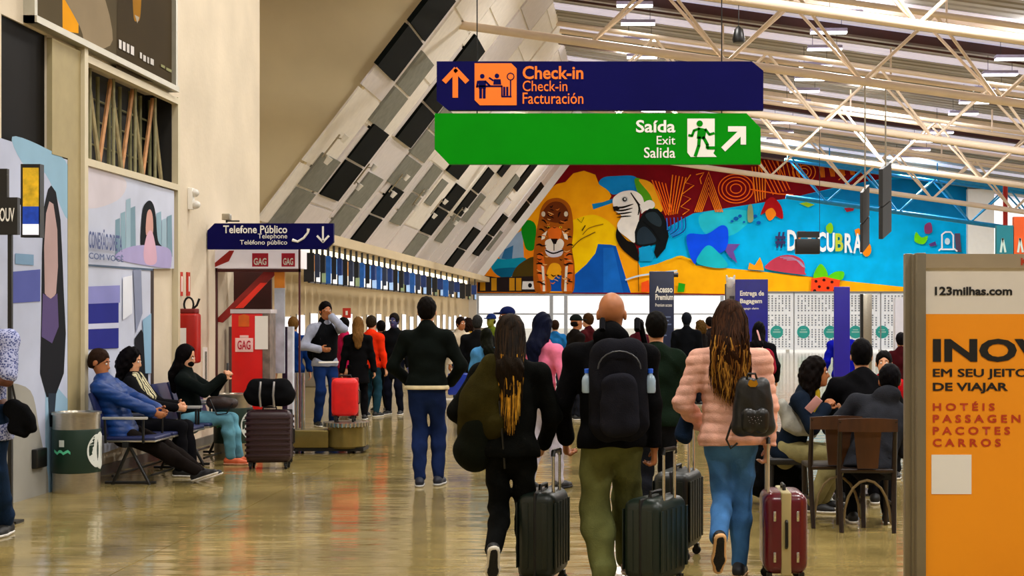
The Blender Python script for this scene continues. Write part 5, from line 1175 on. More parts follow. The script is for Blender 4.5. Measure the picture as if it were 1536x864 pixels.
# ------------------------------------------------------------------ luggage
def wheel(t, x, y, z=.0, r=.028):
    w = MB(); w.tube((x-.012, y, r), (x+.012, y, r), r, n=14); o = w.build('wheel', M['rubber'], t, True)
    MB().box(x-.02, x+.02, y-.015, y+.015, r*1.2, r*2.6).build('caster_fork', M['black'], o)
def suitcase(label, x, y, rz, w, d, h, color, handle=0, ribs='v', seam=None, z0=0, rough=.35, latches=False, lean=0, rodm=None, gripz=None):
    t = thing('suitcase', label, 'suitcase', (x, y, z0), rz)
    if lean: t.rotation_euler[0] = R_(lean)
    sm_ = mat('case_'+color, color, rough=rough, var=.12, scale=8, coat=.15 if rough < .4 else 0); b0 = .065
    rbox('shell', -w/2, w/2, -d/2, d/2, b0, b0+h, min(.062, d*.26), sm_, t, 5)
    sc = seam or '050505'
    sw_ = .030 if seam and seam[0] in 'abc' else .009
    zb_ = rbox('zip_band', -w/2-.004, w/2+.004, -sw_, sw_, b0-.004, b0+h+.004, .0088, mat('case_'+sc, sc, rough=.5, var=.05), t)
    if ribs == 'v':
        for s_ in (-1, 1):
            for k in range(6):
                xx = -w/2+w*(k+.5)/6; MB().box(xx-.012, xx+.012, s_*d/2-.004, s_*d/2+.0035, b0+.06, b0+h-.06).build('rib', sm_, t, bevel=.003)
        for q in (-1, 1):
            for s_ in (-1, 1): MB().box(q*w/2-.004, q*w/2+.003, s_*d*.25-.018, s_*d*.25+.018, b0+.06, b0+h-.06).build('rib', sm_, t, bevel=.003)
    if ribs == 'h':
        n = 8
        for k in range(n):
            zz = b0+.05+(h-.1)*(k+.5)/n
            for s_ in (-1, 1): MB().box(-w/2-.003, w/2+.003, s_*d/2-.006, s_*d/2+.006, zz-.014, zz+.014).build('rib', sm_, t, bevel=.005)
    for sx in (-1, 1):
        for sy in (-1, 1): wheel(t, sx*(w/2-.05), sy*(d/2-.035))
    MB().path([(-.07, 0, b0+h-.005), (-.065, 0, b0+h+.028), (.065, 0, b0+h+.028), (.07, 0, b0+h-.005)], .011).build('top_handle', M['black'], t, True)
    MB().path([(w/2-.005, 0, b0+h*.5-.08), (w/2+.02, 0, b0+h*.5-.07), (w/2+.02, 0, b0+h*.5+.07), (w/2-.005, 0, b0+h*.5+.08)], .01).build('side_handle', M['black'], t, True)
    if handle:
        zt = b0+h+handle
        hb = MB()
        for q in (-1, 1): hb.tube((q*.07, -d/2+.035, b0+h-.02), (q*.07, -d/2+.035, zt), .0095, .0085)
        ho = hb.build('telescopic_handle', rodm or M['chrome'], t, True)
        MB().path([(-.075, -d/2+.035, zt-.02), (-.07, -d/2+.035, zt+.008), (.07, -d/2+.035, zt+.008), (.075, -d/2+.035, zt-.02)], .014).build('grip', M['black'], ho, True)
    if latches:
        for s_ in (-1, 1):
            for (zz) in (b0+h*.22, b0+h*.72): rbox('latch', w/2-.004 if False else w/2, w/2+.008, s_*d*.26-.008, s_*d*.26+.008, zz-.03, zz+.03, .003, M['chrome'], t)
    return t
# near group cases (s is pixels per metre at the case)
suitcase('black suitcase in side view, right of the woman with long blond-tipped hair', (815-VX)/255, FPX/255, 78, .37, .23, .50, '0d1811', handle=.22, rough=.42)
suitcase('dark green-black suitcase with two silver handle rods held by the bald man', (983-VX)/258, FPX/258, 62, .38, .25, .47, '13211a', handle=.27, rough=.42)
suitcase('black suitcase behind the one the bald man holds, single handle rod up', (1017-VX)/228, FPX/228, 74, .40, .25, .51, '0b120d', handle=.30, rough=.42)
suitcase('glossy burgundy suitcase with cream zip band and chrome latches', (1174-VX)/250, FPX/250-.02, -90, .38, .26, .48, '5a0c1a', handle=.30, ribs=None, seam='a89a68', rough=.25, latches=True, rodm=mat('rod_pale', 'c9bfa4', rough=.3, metal=.5, var=0))
suitcase('dark plum ribbed suitcase standing upright right of the seated woman in jeans', (405-VX)/143.7, 15.3, 5, .46, .27, .545, '2a1016', handle=.0, ribs='h', rough=.45)
dz = thing('travel_bag', 'black travel bag resting on top of the dark plum ribbed suitcase', 'bag', ((405-VX)/143.7, 15.3, .645))
F = Form(.012); F.cone((-.15, 0, .12), (.15, 0, .12), .12, .12, f=np.array((0, 1., 0)), fk=1.1).cone((-.14, 0, .2), (.14, 0, .2), .09, .09); F.clip((0, 0, 0), (0, 0, -1)).clip((0, 0, .29), (0, 0, 1)); F.nf = folds(.006, 8); F.build('body', fab('0c0c0e'), dz)
for q in (-1, 1): MB().path([(q*.07, -.10, .0), (q*.07, -.145, .12), (q*.07, -.10, .26)], .012).build('strap', mat('strap_silver', 'a8a4a0', rough=.3, metal=.6, var=0), dz, True)
# wrapping machine with the red case
wm = thing('baggage_turntable', 'bronze and steel baggage turntable with ribbed rim carrying the red suitcase', 'machine', (-3.33, 17.05, 0))
MB().lathe([(.2, .06), (.22, .08), (.22, .30), (.25, .31)], 32).build('drum', mat('bronze', '8a7a44', rough=.3, metal=.6, var=.15), wm, True)
m = MB(); m.lathe([(.255, .31), (.262, .315), (.262, .355), (.25, .36), (.02, .362)], 36); m.build('table', M['steel'], wm, True)
for k in range(36):
    a = 2*math.pi*k/36; c = (.266*math.cos(a), .266*math.sin(a)); MB().tube((c[0], c[1], .31), (c[0], c[1], .358), .011, n=6).build('rim_roller', M['chrome'], wm)
rbox('chassis', -.64, -.18, -.18, .22, .07, .27, .01, mat('bronze', '8a7a44'), wm); MB().box(-.66, .22, -.16, .2, .03, .07).build('base_plate', M['black'], wm)
for x in (-.57, -.50): MB().tube((x, -.05, .27), (x, -.05, .93), .022, n=12).build('mast', M['chrome'], wm, True)
for x in (-.55, 0.05): wheel(wm, x, -.14); wheel(wm, x, .16)
suitcase('bright red hard suitcase standing on the baggage turntable', -3.35, 17.05, 4, .30, .24, .44, 'e80f10', ribs=None, seam='8a0808', z0=.362, rough=.5)

# ------------------------------------------------------------------ people
def at(px, s): return ((px-VX)/s, FPX/s, 0)
SI = dict(ankL=(-.11, .42, .085), ankR=(.11, .42, .085), pelvis=(0, 0, .53), pitch=-8, footyaw=6)
# --- nearest walkers
# woman with long blond-tipped hair
fw = dict(h=.009)
r, J = person('woman with long blond-tipped hair in black clothes, sole of left shoe lifted', at(765, 259), 3, H=1.565, pelvis=(0, 0, .96), pitch=4,
  ankL=(-.10, -.30, .30), toeL=62, ankR=(.10, .12, .085), kneeL=(.1, 1, 0), handL=(-.22, .20, .98), handR=(.22, .20, .93), elbL=(-1, -.6, 0), elbR=(.6, -.9, 0),
  top='080907', legs='0a0b0a', legw=.95, shoes='0a0a0a', sole='d8d2c4', hair='long', haircol='1a120a', bulk=1.12, topkind='jacket', skin='light', **fw)
def locks(root, J, n, length, root_c, tip_c, width, seed=1, curl=.0, jit=.03, tipspread=1.0, back=.205):
    S = J['S']; hp = J['hp']; rg = random.Random(seed)
    mts = [mat('lock_'+c, c, rough=.6, var=.3, scale=30, spec=.06) for c in root_c+tip_c]
    fl = thing  # locks are one part of the hair
    m = MB(); nr = len(root_c)
    for i in range(n):
        a = rg.uniform(-1, 1); a0 = a*1.45
        L = length*rg.uniform(.72, 1.05)*(1-.18*abs(a)); dep = .03*rg.random()
        pts = []; K_ = 11
        for k in range(K_):
            u = k/(K_-1)
            if u < .25:
                v = u/.25; th = v*1.45
                pts.append(hp(np.array((math.sin(a0)*.092*math.sin(th+.12)*1.0, -math.cos(a0)*.105*math.sin(th+.15)-.015, .032+.112*math.cos(th)))))
            else:
                v = (u-.25)/.75; base = np.array((math.sin(a0)*.094, -math.cos(a0)*.105-.015, .045))
                x = base[0]*(1-.15*v*tipspread)+.012*math.sin(v*7+i)*curl+rg.uniform(-1, 1)*.002+jit*v*math.sin(i*1.7)
                vv = min(1, v/.42); y = base[1]*(1-vv)+(-back*(.55+.45*math.cos(a0))-dep)*vv
                pts.append(hp(np.array((x, y+(.0), base[2]-v*L))))
        rr = [width*(.35+.65*math.sin(math.pi*min(1, .15+.75*k/(K_-1))))*rg.uniform(.8, 1.2) for k in range(K_)]; rr[-1] = .001
        cut = rg.choice((5, 6, 6, 7)); ci = rg.randrange(nr); ti = nr+rg.randrange(len(tip_c))
        P_ = [Vector(p)*S for p in pts]
        o0 = len(m.f); m.path(P_, [q*S for q in rr], 4, ci)
        for f in range(cut*4, (K_-1)*4): m.m[o0+f] = ti if (abs(a) < .75 or i % 3 == 0) else ci
    hairo = [c for c in children(root) if c.name.startswith('hair')][0]
    return m.build('hair_locks', mts, hairo, True)
locks(r, J, 520, .66, ['1c140c', '140e08', '2a1c0e'], ['b07c22', 'd0a040', '4a3212', '8a5c18', '1c140c', '1c140c', 'c8902c'], .0048, 3, .5, jit=.012, tipspread=2.2)
# olive bag and coat on her left shoulder
bg = thing('shoulder_bag', 'bulging dark olive shoulder bag at the left hip of the woman with blond tips', 'bag', at(765, 259))
F = Form(.010); Z_ = lambda py: EYE+(VY-py)/259
F.cone((-.17, .0, Z_(640)), (-.21, .0, Z_(675)), .105, .125, k=.06).cone((-.15, .0, Z_(600)), (-.17, 0, Z_(640)), .09, .11, k=.05); F.nf = folds(.010, 31, 9, 14); F.build('body', fab('0f120b'), bg)
F = Form(.010); F.cone((-.10, -.03, Z_(548)), (-.19, -.02, Z_(600)), .075, .095, k=.05).cone((-.19, -.02, Z_(600)), (-.21, 0, Z_(650)), .095, .10, k=.05).cone((-.05, -.06, Z_(560)), (-.08, -.07, Z_(640)), .06, .075, k=.06)
F.nf = folds(.010, 33, 10, 12); F.build('olive_flap', fab('2c270b'), bg)
MB().path([(-.02, -.11, Z_(700)), (-.03, -.13, Z_(660)), (-.05, -.135, Z_(600))], .006).build('cord', M['black'], bg, True)
# bald man with backpack
r, J = person('bald man in black hooded jacket and green trousers wearing a black backpack', at(912, 257), 0, H=1.735, pelvis=(0.02, 0, .93), pitch=5,
  ankL=(-.02, -.12, .085), ankR=(.12, .34, .085), kneeL=(-.35, 1, 0), handL=(-.26, .16, .86), handR=(.28, .05, .735), elbL=(-.6, -1, 0), elbR=(.6, -1, 0), curl=75, hdirR=(0, .3, -1),
  top='08080a', legs='5f6238', legw=1.3, shoes='8a6a60', sole='d0c0b0', hair=None, skin='tan', bulk=1.22, topkind='jacket', collar=.05, hood=True, nod=6, hem=-.01, **fw)
bp_ = thing('backpack', 'large black backpack with side bottles on the bald man', 'backpack', at(912, 257)); Z_ = lambda py: EYE+(VY-py)/257
F = Form(.009); zz = [Z_(512), Z_(570), Z_(640)]
for x_ in (.005, .125): F.cone((x_, -.24, Z_(532)), (x_, -.235, Z_(628)), .105, .115, k=.04, f=np.array((0, 1., 0)), fk=1.15)
F.nf = folds(.007, 41, 9, 10); F.build('body', fab('15151b'), bp_)
F = Form(.009); F.cone((.04, -.335, Z_(575)), (.035, -.335, Z_(628)), .07, .08, k=.03, f=np.array((0, 1., 0)), fk=1.6).cone((.10, -.335, Z_(575)), (.105, -.335, Z_(628)), .07, .08, k=.03, f=np.array((0, 1., 0)), fk=1.6); F.nf = folds(.004, 42); F.build('front_pocket', fab('1b1b22'), bp_)
MB().path([(.07+.12*math.cos(a), -.36+.02*math.sin(a)*0, Z_(545)+.10*math.sin(a)-.02) for a in [math.pi*k/10 for k in range(11)]], .004).build('zip', mat('zip_grey', '3a3c42', rough=.4, var=0), bp_, True)
for x in (-.03, .17): MB().path([(x, -.16, Z_(495)), (x, -.10, Z_(480)), (x*1.1, .02, Z_(484)), (x*1.3, .12, Z_(520))], .018, 6).build('strap', fab('101014'), bp_, True)
for (x, lb) in ((-.115, 'left'), (.245, 'right')):
    bt = thing('water_bottle', 'clear water bottle with blue cap in the %s side pocket of the backpack' % lb, 'bottle', (at(912, 257)[0]+x, FPX/257-.24, Z_(586)))
    MB().lathe([(.026, 0), (.03, .01), (.03, .07), (.024, .09), (.012, .105), (.012, .115)], 14).build('body', mat('bottle_clear', '9ab0c4', rough=.1, var=.1), bt, True)
    MB().lathe([(.015, .112), (.015, .135), (.012, .137)], 12).build('bottle_cap', mat('cap_blue', '2060e0', rough=.3, var=0), bt, True)
# second person hidden behind: green-black jacket sliver and hand
person('person in dark green jacket hidden behind the bald man, trailing a suitcase', at(985, 205), 5, H=1.60, h=.012, top='0f1c12', legs='14161c', handR=(.20, .02, .80), curl=70, haircol='0c0a08', bulk=1.0, pelvis=(0, 0, .95), ankL=(-.1, -.1, .085), ankR=(.1, .2, .085))
# woman in pink puffer
r, J = person('woman in pink quilted jacket and jeans, long brown hair, sole lifted', at(1095, 250), -3, H=1.655, pelvis=(0, 0, .955), pitch=3, side=0,
  ankL=(-.075, -.28, .30), toeL=65, ankR=(.06, .10, .085), kneeL=(.12, 1, 0), handL=(-.20, .20, .98), handR=(.235, .04, .845), elbL=(-.7, -.9, 0), elbR=(1, -.35, 0), curl=75, hdirR=(0, .2, -1),
  top='e2ac98', legs='4474aa', legw=.98, shoes='14161c', sole='e0b078', hair='long', haircol='2a170a', skin='light', bulk=1.13, topkind='puffer', collar=.03, **fw)
locks(r, J, 560, .56, ['2a170a', '3a200e', '201006'], ['4a2a10', '8a5a22', '6a4018', '2a170a', '2a170a', 'a87830'], .0052, 9, 1.6, .022, -.5)
jn = Form(.009)
Z_ = lambda py: EYE+(VY-py)/250
bp_ = thing('mini_backpack', 'small black backpack with gold emblem and studs on the woman in pink', 'backpack', at(1095, 250))
F = Form(.008); fy_ = np.array((0, 1., 0))
F.cone((.075, -.215, Z_(578)), (.06, -.22, Z_(634)), .058, .068, k=.03, f=fy_, fk=1.05).cone((.165, -.215, Z_(578)), (.185, -.22, Z_(634)), .058, .068, k=.03, f=fy_, fk=1.05).cone((.10, -.22, Z_(580)), (.13, -.22, Z_(632)), .06, .07, k=.02, f=fy_, fk=1.02); F.nf = folds(.003, 51); F.build('body', mat('leather_black', '0d0d0c', rough=.45, var=.15, bump=.1), bp_)
F = Form(.008); F.cone((.09, -.27, Z_(618)), (.09, -.27, Z_(634)), .045, k=.02, f=fy_, fk=1.2).cone((.165, -.27, Z_(618)), (.165, -.27, Z_(634)), .045, k=.02, f=fy_, fk=1.2); F.build('front_pocket', mat('leather_black2', '0b0b0a', rough=.4, var=.1), bp_)
for k in range(14):
    x = .085+.018*(k % 5)+.005*(k//5); z = Z_(620)-.017*(k//5)-.006*(k % 2); MB().lathe([(.0005, -.0005), (.004, .0), (.0005, .003)], 6).build('stud', M['chrome'], bp_).location = (x, -.309, z)
MB().prism([(.085, Z_(574)), (.10, Z_(577)), (.13, Z_(577)), (.145, Z_(573)), (.135, Z_(567)), (.12, Z_(569)), (.10, Z_(566)), (.09, Z_(569))], -.283, -.277).build('emblem', mat('gold', 'c89020', rough=.3, metal=.7, var=0), bp_)
MB().path([(.08, -.25, Z_(566)), (.09, -.26, Z_(558)), (.13, -.26, Z_(558)), (.14, -.25, Z_(566))], .007).build('top_loop', M['black'], bp_, True)
MB().path([(.03, -.22, Z_(610)), (-.01, -.22, Z_(635)), (-.035, -.21, Z_(655)), (-.01, -.21, Z_(668)), (.03, -.215, Z_(660))], .007).build('dangling_strap', M['black'], bp_, True)
dj = thing('denim_jacket', 'folded dark denim jacket carried at the left side of the woman in pink', 'jacket', at(1030, 250)); F = Form(.012)
F.cone((.0, .16, Z_(632)), (-.015, .15, Z_(655)), .045, .055, k=.05).cone((.02, .12, Z_(640)), (.0, .15, Z_(664)), .03, .03); F.nf = folds(.006, 61); F.build('cloth', fab('16263c'), dj)
# man cut by the left edge
r, J = person('man in white-flecked navy shirt cut by the left edge, forearm bare', at(-24, 210), 176, H=1.80, pelvis=(0, 0, .94), pitch=4, ankL=(-.08, -.16, .085), ankR=(.08, .22, .085), handL=(.02, .20, 1.12), elbL=(-1, .1, -1.6), handR=(.10, .24, 1.15),
  top='7f88b8', topkind='tshirt', sleeve=.85, legs='16263c', skin='dark', bulk=1.12, h=.010, hem=-.16)
sm_ = M_ = MATS['fabric_7f88b8']; nt = sm_.node_tree; b = nt.nodes['Principled BSDF']
vz = nt.nodes.new('ShaderNodeTexVoronoi'); vz.inputs['Scale'].default_value = 70; tc = nt.nodes.new('ShaderNodeTexCoord'); nt.links.new(tc.outputs['Object'], vz.inputs['Vector'])
cr = nt.nodes.new('ShaderNodeValToRGB'); cr.color_ramp.elements[0].color = hx('2a3878')+(1,); cr.color_ramp.elements[1].color = hx('b0b6d8')+(1,); cr.color_ramp.elements[0].position = .25; cr.color_ramp.elements[1].position = .62
nt.links.new(vz.outputs['Distance'], cr.inputs[0]); nt.links.new(cr.outputs[0], b.inputs['Base Color'])
cbk = thing('handbag', 'flat black bag hanging at the right side of the man at left edge', 'bag', at(30, 212)); F = Form(.012); Zz = lambda py: EYE+(VY-py)/210
F.cone((-.06, .03, Zz(612)), (.04, .03, Zz(628)), .07, .05, k=.05).cone((-.04, .03, Zz(640)), (.02, .03, Zz(650)), .06, .03, k=.05).cone((.02, .03, Zz(612)), (.08, .03, Zz(642)), .03, .03, k=.04); F.clip((0, -.01, 0), (0, -1, 0)).clip((0, .07, 0), (0, 1, 0)); F.build('body', fab('0a0b0d'), cbk)
MB().path([(-.04, .03, Zz(605)), (-.08, .02, Zz(560)), (-.12, 0, Zz(500))], .008).build('strap', M['black'], cbk, True)
# man with white hem stripe
person('man in black jacket with white hem stripe and blue jeans, walking alone', at(640, 161), 0, H=1.75, h=.011, pelvis=(0, 0, .945), pitch=1, ankL=(-.06, -.04, .085), ankR=(.10, .08, .085), handL=(-.19, .17, .96), handR=(.20, .17, .96), elbL=(-1, -.8, 0), elbR=(1, -.8, 0),
  top='0b100d', legs='15244c', legw=1.0, shoes='0c1428', sole='c8c8c8', stripe='d8c8a0', bulk=1.12, haircol='0e0a08', topkind='jacket', collar=.02, skin='light', hem=.06)
# --- seated row on the left wall
person('seated man in shiny blue puffer jacket, eyes closed, legs stretched out', (-4.86, 13.98, 0), -93, H=1.70, h=.011, pelvis=(0, -.02, .53), pitch=-20, ankL=(-.14, .72, .085), ankR=(.02, .80, .085), toeL=-18, toeR=-18, kneeL=(0, .4, 1), kneeR=(0, .4, 1),
  handL=(-.08, .34, .70), handR=(.08, .36, .68), elbL=(-.8, -.6, -.4), elbR=(.8, -.6, -.4), curl=50, nod=16, top='0d3674', topkind='puffer', legs='15100e', shoes='101014', sole='d8d0c4', hair='fade', haircol='2a1c14', face=True, skin='tan', bulk=1.1)
mk = thing('face_mask', 'pale mask pulled over the chin of the seated man in blue', 'mask', (-4.86, 13.98, 0), -93); 
r, J = person('seated woman with black hair and striped scarf behind the man in blue', (-4.88, 14.55, 0), -90, H=1.66, h=.012, pelvis=(0, 0, .53), pitch=-10, ankL=(-.1, .50, .085), ankR=(.1, .44, .085), kneeL=(0, .4, 1), kneeR=(0, .4, 1),
  handL=(-.06, .36, .74), handR=(.08, .38, .72), curl=60, nod=14, top='0d0d10', legs='0c0c10', shoes='0c0c0c', hair='curly', haircol='0a0708', face=True, skin='light')
sf = thing('scarf', 'cream and black patterned scarf on the seated woman behind the man in blue', 'scarf', (-4.88, 14.55, 0), -90); F = Form(.01)
F.cone(J['nb']+np.array((-.05, .05, 0)), J['chest']+np.array((-.03, .16, -.02)), .05, .045, k=.03).cone(J['nb']+np.array((.05, .05, 0)), J['chest']+np.array((.06, .16, -.08)), .05, .04, k=.03)
zm = D.materials.new('scarf_print'); zm.use_nodes = True; nt = zm.node_tree; wv = nt.nodes.new('ShaderNodeTexWave'); wv.inputs['Scale'].default_value = 16; wv.inputs['Distortion'].default_value = 5; cr = nt.nodes.new('ShaderNodeValToRGB'); cr.color_ramp.interpolation = 'CONSTANT'
cr.color_ramp.elements[0].color = hx('14120e')+(1,); cr.color_ramp.elements[1].color = hx('d8d0a8')+(1,); cr.color_ramp.elements[1].position = .45; tc = nt.nodes.new('ShaderNodeTexCoord'); nt.links.new(tc.outputs['Object'], wv.inputs[0]); nt.links.new(wv.outputs[0], cr.inputs[0]); nt.links.new(cr.outputs[0], nt.nodes['Principled BSDF'].inputs['Base Color']); nt.nodes['Principled BSDF'].inputs['Roughness'].default_value = .9
F.build('cloth', zm, sf, J['S'])
D.objects.remove(mk)
r, J = person('seated woman in black coat and mask with jeans and orange trainers', (-4.74, 15.72, 0), -92, H=1.66, h=.011, pelvis=(0, 0, .53), pitch=-6, ankL=(-.08, .52, .085), ankR=(.08, .48, .085), kneeL=(0, .4, 1), kneeR=(0, .4, 1),
  handL=(-.05, .36, .98), handR=(.05, .38, .98), elbL=(-.6, -.4, -1), elbR=(.6, -.4, -1), curl=60, nod=16, top='0c1210', topkind='jacket', collar=.06, legs='5f93a4', shoes='e0683c', sole='e8a888', hair='long', haircol='0c0808', face=True, skin='light')
F = Form(.008); hp = J['hp']; F.ell(hp((0, .06, -.06)), (.055, .05, .045), k=.01); F.build('face_mask', fab('08090a'), r, J['S'])
ph = thing('phone', 'phone held up by the seated woman in black coat', 'phone', (-4.74+.42*.95, 15.72, .965)); rbox('body', -.01, .0, -.035, .035, 0, .12, .003, M['black'], ph)
lb = thing('handbag', 'dark brown handbag on the lap of the seated woman in jeans', 'bag', (-4.42, 15.66, .60)); F = Form(.010); F.cone((-.06, 0, .06), (.14, 0, .05), .075, .06, k=.03); F.nf = folds(.006, 71); F.build('body', mat('bag_brown', '2a1812', rough=.6, var=.5, scale=14, bump=.3), lb)
MB().path([(-.08, -.07, .1), (-.0, -.09, -.06), (.10, -.09, -.05), (.16, -.07, .06)], .007).build('strap', M['black'], lb, True)

# --- check-in crowd
def crowd(label, px, s, H, rz, **k):
    k.setdefault('h', .014); return person(label, at(px, s), rz, H=H, group=None, **k)
crowd('person with light brown hair in blue jacket facing away beside the booth', 440, 101, 1.56, 15, top='0c2f6e', legs='1c3f8a', hair='short', haircol='6a4a22', bulk=1.0)
crowd('man in black vest with pale grey sleeves touching his face', 487, 104, 1.78, 215, h=.012, top='9aa0b4', legs='122a5c', haircol='0a0708', face=True, skin='tan', handL=(-.02, .17, 1.56), elbL=(-.8, .3, -1), handR=(.16, .22, 1.10), elbR=(.8, -.4, -.6), bulk=1.08, ankL=(-.12, 0, .085), stripe=None)
# vest over the sleeves
vs = thing('vest', 'black padded vest worn over pale sleeves by the man touching his face', 'vest', at(487, 104), 215); F = Form(.014)
F.cone((0, 0, .93), (0, 0, 1.14), .182, .180, f=fy_, fk=1.25, k=.03).cone((0, 0, 1.14), (0, .01, 1.32), .180, .182, f=fy_, fk=1.22, k=.04).cone((0, .01, 1.32), (0, 0, 1.47), .18, .10, f=fy_, fk=1.2, k=.05).cone((0, 0, 1.46), (0, 0, 1.52), .09, .082); F.clip((0, 0, .91), (0, 0, -1))
F.build('padding', fab('0b0d10'), vs); MB().box(-.15, .15, .125, .150, .915, .94).build('hem', M['white'], vs)
bkp = thing('backpack', 'black backpack on the man in black vest', 'backpack', (at(487, 104)[0]-.17, at(487, 104)[1]+.20, 0), 215); F = Form(.014); F.cone((0, 0, 1.05), (0, 0, 1.35), .13, .11, f=fy_, fk=1.4); F.build('body', fab('0a0a0c'), bkp)
crowd('woman in magenta top behind the man touching his face', 517, 92, 1.55, 120, top='b01648', legs='6a2a20', hair='short', haircol='0c0808')
crowd('blond-haired woman in long black coat facing away in the check-in queue', 537, 98, 1.56, 10, top='0b0b0d', topkind='coat', legs='0a0a0c', hair='long', haircol='6e4c26')
crowd('person in bright orange-red jacket standing in the check-in queue', 556, 95, 1.58, -20, top='e8300e', legs='1c3c4a', hair='short', haircol='2a2014', bulk=1.05)
crowd('person in dark jacket right of the orange-red jacket in the queue', 572, 90, 1.5, 30, top='14161a', legs='101218', hair='short', haircol='0c0a0a')
crowd('man in dark coat and blue mask facing the viewer in the queue', 592, 93, 1.62, 170, top='0d1013', topkind='coat', legs='101320', haircol='1a1412', face=True, skin='3a3a6a')
F = None
crowd('man with dark hair and white shirt facing right beyond the hem stripe man', 690, 86, 1.56, 220, top='c8b8a0', legs='2a3a5a', haircol='1c100c', face=True, skin='tan')
crowd('woman beside the man in white shirt, turned away in ochre top', 703, 80, 1.54, 60, top='b08028', legs='2a2a30', hair='curly', haircol='1c0e08')
crowd('broad man in black jacket seen from behind, left of the capped couple', 716, 104, 1.59, 5, top='0b0c0e', legs='0c0e14', hair='fade', haircol='2a2a2a', skin='3a2a22', bulk=1.15)
crowd('child-height woman with dark hair and light blue sleeves', 730, 118, 1.42, 20, top='4c8cc0', legs='1c2438', hair='long', haircol='0e1008')
crowd('person in green top wearing a navy cap in the distance', 738, 84, 1.62, 150, top='5a6a1c', legs='202838', hair='cap', tip='16285c', haircol='1c140c', skin='7a7a20')
crowd('man wearing a dark navy cap behind the blond-tipped woman', 764, 112, 1.70, 110, top='12141c', legs='141824', hair='cap', tip='101a44', haircol='141010', face=True, skin='tan')
crowd('woman in pink top and pale trousers with long dark blue-black hair', 812, 164.5, 1.60, -30, h=.011, top='d87090', legs='b8b4c4', shoes='0a0a0c', sole='14141a', hair='long', haircol='0c1024', topkind='jacket', handL=(-.2, .2, 1.0), handR=(.22, .2, 1.0), ankL=(-.08, -.1, .085), ankR=(.10, .16, .085))
crowd('person in blue shirt far behind the woman in pink top', 833, 80, 1.50, 10, top='1c64a0', legs='283040', haircol='2a1a10')
crowd('man in black cap and red scarf standing in profile left of the bald man', 862, 98, 1.60, -60, top='14100e', legs='181a22', hair='cap', tip='101614', haircol='14100e', face=True, skin='tan')
crowd('person in maroon at the left shoulder of the bald man', 884, 88, 1.62, 60, top='3a0c10', legs='1a1a20', haircol='3a2410')
crowd('person in maroon at the right shoulder of the bald man', 958, 84, 1.52, -40, top='4a1420', legs='181a20', haircol='1c1010')
crowd('tall person dressed in black right of the navy totem', 1030, 92, 1.63, 0, top='080a0e', topkind='coat', legs='0a0c12', haircol='10141c', skin='1c2430', bulk=1.1)
crowd('person with curly brown hair between the dark figure and the pink jacket', 1052, 84, 1.50, 60, top='100c0c', legs='101016', hair='curly', haircol='4a3414', face=False)
crowd('man in black right behind the pink jacket woman head', 1066, 78, 1.56, 40, top='1a1414', legs='14141a', haircol='100c0c', skin='tan')
crowd('woman in black with long hair carrying a red shoulder bag', 1138, 118, 1.50, -12, top='0c0c0f', legs='101018', hair='long', haircol='0c0a0c', handR=(.25, .1, .9))
rbg = thing('shoulder_bag', 'maroon and pink shoulder bag against the dark-haired woman in black', 'bag', at(1153, 119)); Zq = lambda py: EYE+(VY-py)/122
F = Form(.014); F.cone((-.02, 0, Zq(535)), (.0, 0, Zq(555)), .09, .10, k=.04, f=fy_, fk=1.6); F.nf = folds(.006, 81); F.build('body', fab('8a1a2c'), rbg); MB().path([(-.07, 0, Zq(530)), (-.12, .03, Zq(505)), (-.14, .1, Zq(495))], .012).build('strap', fab('d8a0a0'), rbg, True)
crowd('person in royal blue shirt standing behind the royal blue banner post', 1266, 108, 1.50, 0, top='0c129a', legs='141a3a', haircol='0c0c14', bulk=1.18, handL=(-.32, .05, .86), handR=(.3, .05, .86))
crowd('person in dark maroon coat at the edge of the advertising kiosk', 1352, 116, 1.36, 0, top='3a0a10', topkind='coat', legs='14141a', haircol='100c10')
# --- cafe group
CY = 183
r, J = person('seated curly-haired woman in navy jacket and yellow top looking right', ((1184-VX)/CY, FPX/CY, 0), -112, H=1.68, h=.011, pelvis=(0, 0, .53), pitch=19, legw=1.15, ankL=(-.12, .26, .085), ankR=(.12, .24, .085), kneeL=(0, 1, .8), kneeR=(0, 1, .8),
  handL=(-.03, .36, .88), handR=(.10, .34, .88), elbL=(-.8, -.4, -.5), elbR=(.8, -.4, -.5), curl=60, yaw=18, nod=2, top='101a28', legs='8a8258', shoes='101014', hair='curly', haircol='0e0908', face=True, skin='tan', topkind='jacket')
F = Form(.010); F.cone(J['nb']+np.array((0, .07, -.03)), J['chest']+np.array((0, .10, -.14)), .05, .075, k=.03, f=J['fwd'], fk=1.3); F.build('yellow_top', fab('b89a24'), r, J['S'])
ph = thing('phone', 'pale pink phone in the hand of the curly-haired seated woman', 'phone', ((1204-VX)/CY, FPX/CY-.36, EYE+(VY-612)/CY)); rbox('body', -.035, .035, -.004, .004, 0, .14, .003, mat('phone_pink', 'd8a0a0', rough=.3, var=0), ph); ph.rotation_euler = (.3, R_(40), 0)
st = thing('cafe_stool', 'black upholstered stool under the curly-haired seated woman', 'stool', ((1184-VX)/CY, FPX/CY+.02, 0)); rbox('seat', -.2, .2, -.2, .2, .38, .44, .02, M['black'], st)
for a in (-1, 1):
    for c in (-1, 1): MB().tube((a*.17, c*.17, 0), (a*.15, c*.15, .38), .015).build('leg', M['black'], st)
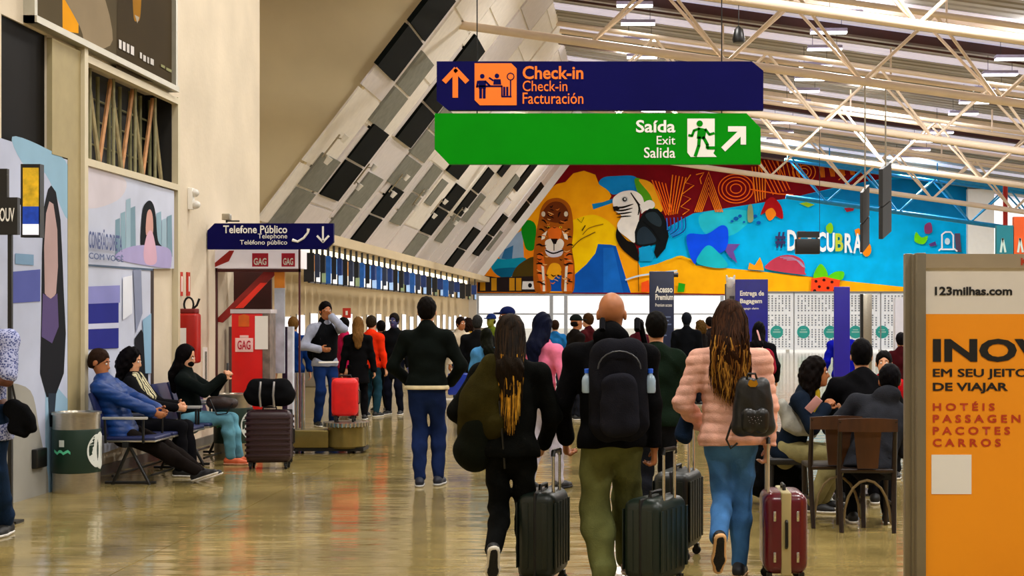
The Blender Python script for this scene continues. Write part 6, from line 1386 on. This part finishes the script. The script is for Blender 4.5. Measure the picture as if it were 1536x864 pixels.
gj = thing('jacket', 'crumpled pale grey jacket on the lap of the curly-haired seated woman', 'jacket', ((1186-VX)/CY, FPX/CY-.12, 0)); F = Form(.012)
F.cone((-.06, 0, .80), (.02, -.02, .70), .06, .08, k=.05).cone((.0, -.02, .72), (.16, -.06, .66), .075, .05, k=.05).cone((-.08, 0, .86), (-.04, 0, .78), .05, .06, k=.04); F.nf = folds(.012, 95, 16, 20); F.build('cloth', fab('9a9a92'), gj)
bb = thing('travel_bag', 'large black bag on the floor left of the khaki trousers', 'bag', at(1168, 178)); F = Form(.015); F.cone((-.12, 0, .2), (-.10, .0, .50), .16, .14, k=.05).cone((.06, 0, .18), (.05, 0, .46), .16, .13, k=.05); F.clip((0, 0, 0), (0, 0, -1)); F.nf = folds(.008, 91); F.build('body', fab('0a0a0c'), bb)
person('seated man in black t-shirt with short black hair, back to viewer', ((1295-VX)/183, FPX/183, 0), -2, H=1.80, h=.011, pelvis=(0, 0, .55), pitch=10, ankL=(-.14, .36, .085), ankR=(.14, .36, .085), kneeL=(0, .4, 1), kneeR=(0, .4, 1), handL=(-.2, .36, .78), handR=(.2, .36, .78),
  top='0c0c0f', topkind='tshirt', sleeve=.8, legs='14141a', haircol='09080a', hair='short', skin='light', bulk=1.15)
person('seated person in charcoal hooded jacket leaning right on right cafe chair', ((1308-VX)/202, FPX/202+.05, 0), -8, H=1.66, h=.010, pelvis=(0, 0, .53), pitch=20, side=14, ankL=(-.14, .30, .085), ankR=(.14, .30, .085), kneeL=(0, .4, 1), kneeR=(0, .4, 1), handL=(-.2, .34, .78), handR=(.2, .36, .78),
  top='26282e', legs='14151a', haircol='08070a', hair='short', hood=True, bulk=1.28, skin='tan', topkind='jacket', nod=10)
person('seated person in red top beyond the table, face towards the viewer', ((1326-VX)/150, FPX/150, 0), 170, H=1.62, h=.012, pelvis=(0, 0, .53), pitch=8, ankL=(-.12, .30, .085), ankR=(.12, .30, .085), kneeL=(0, .4, 1), kneeR=(0, .4, 1), handL=(-.15, .36, .78), handR=(.15, .36, .78),
  top='b01018', legs='14151a', haircol='0c0a0a', hair='short', face=True, skin='light')
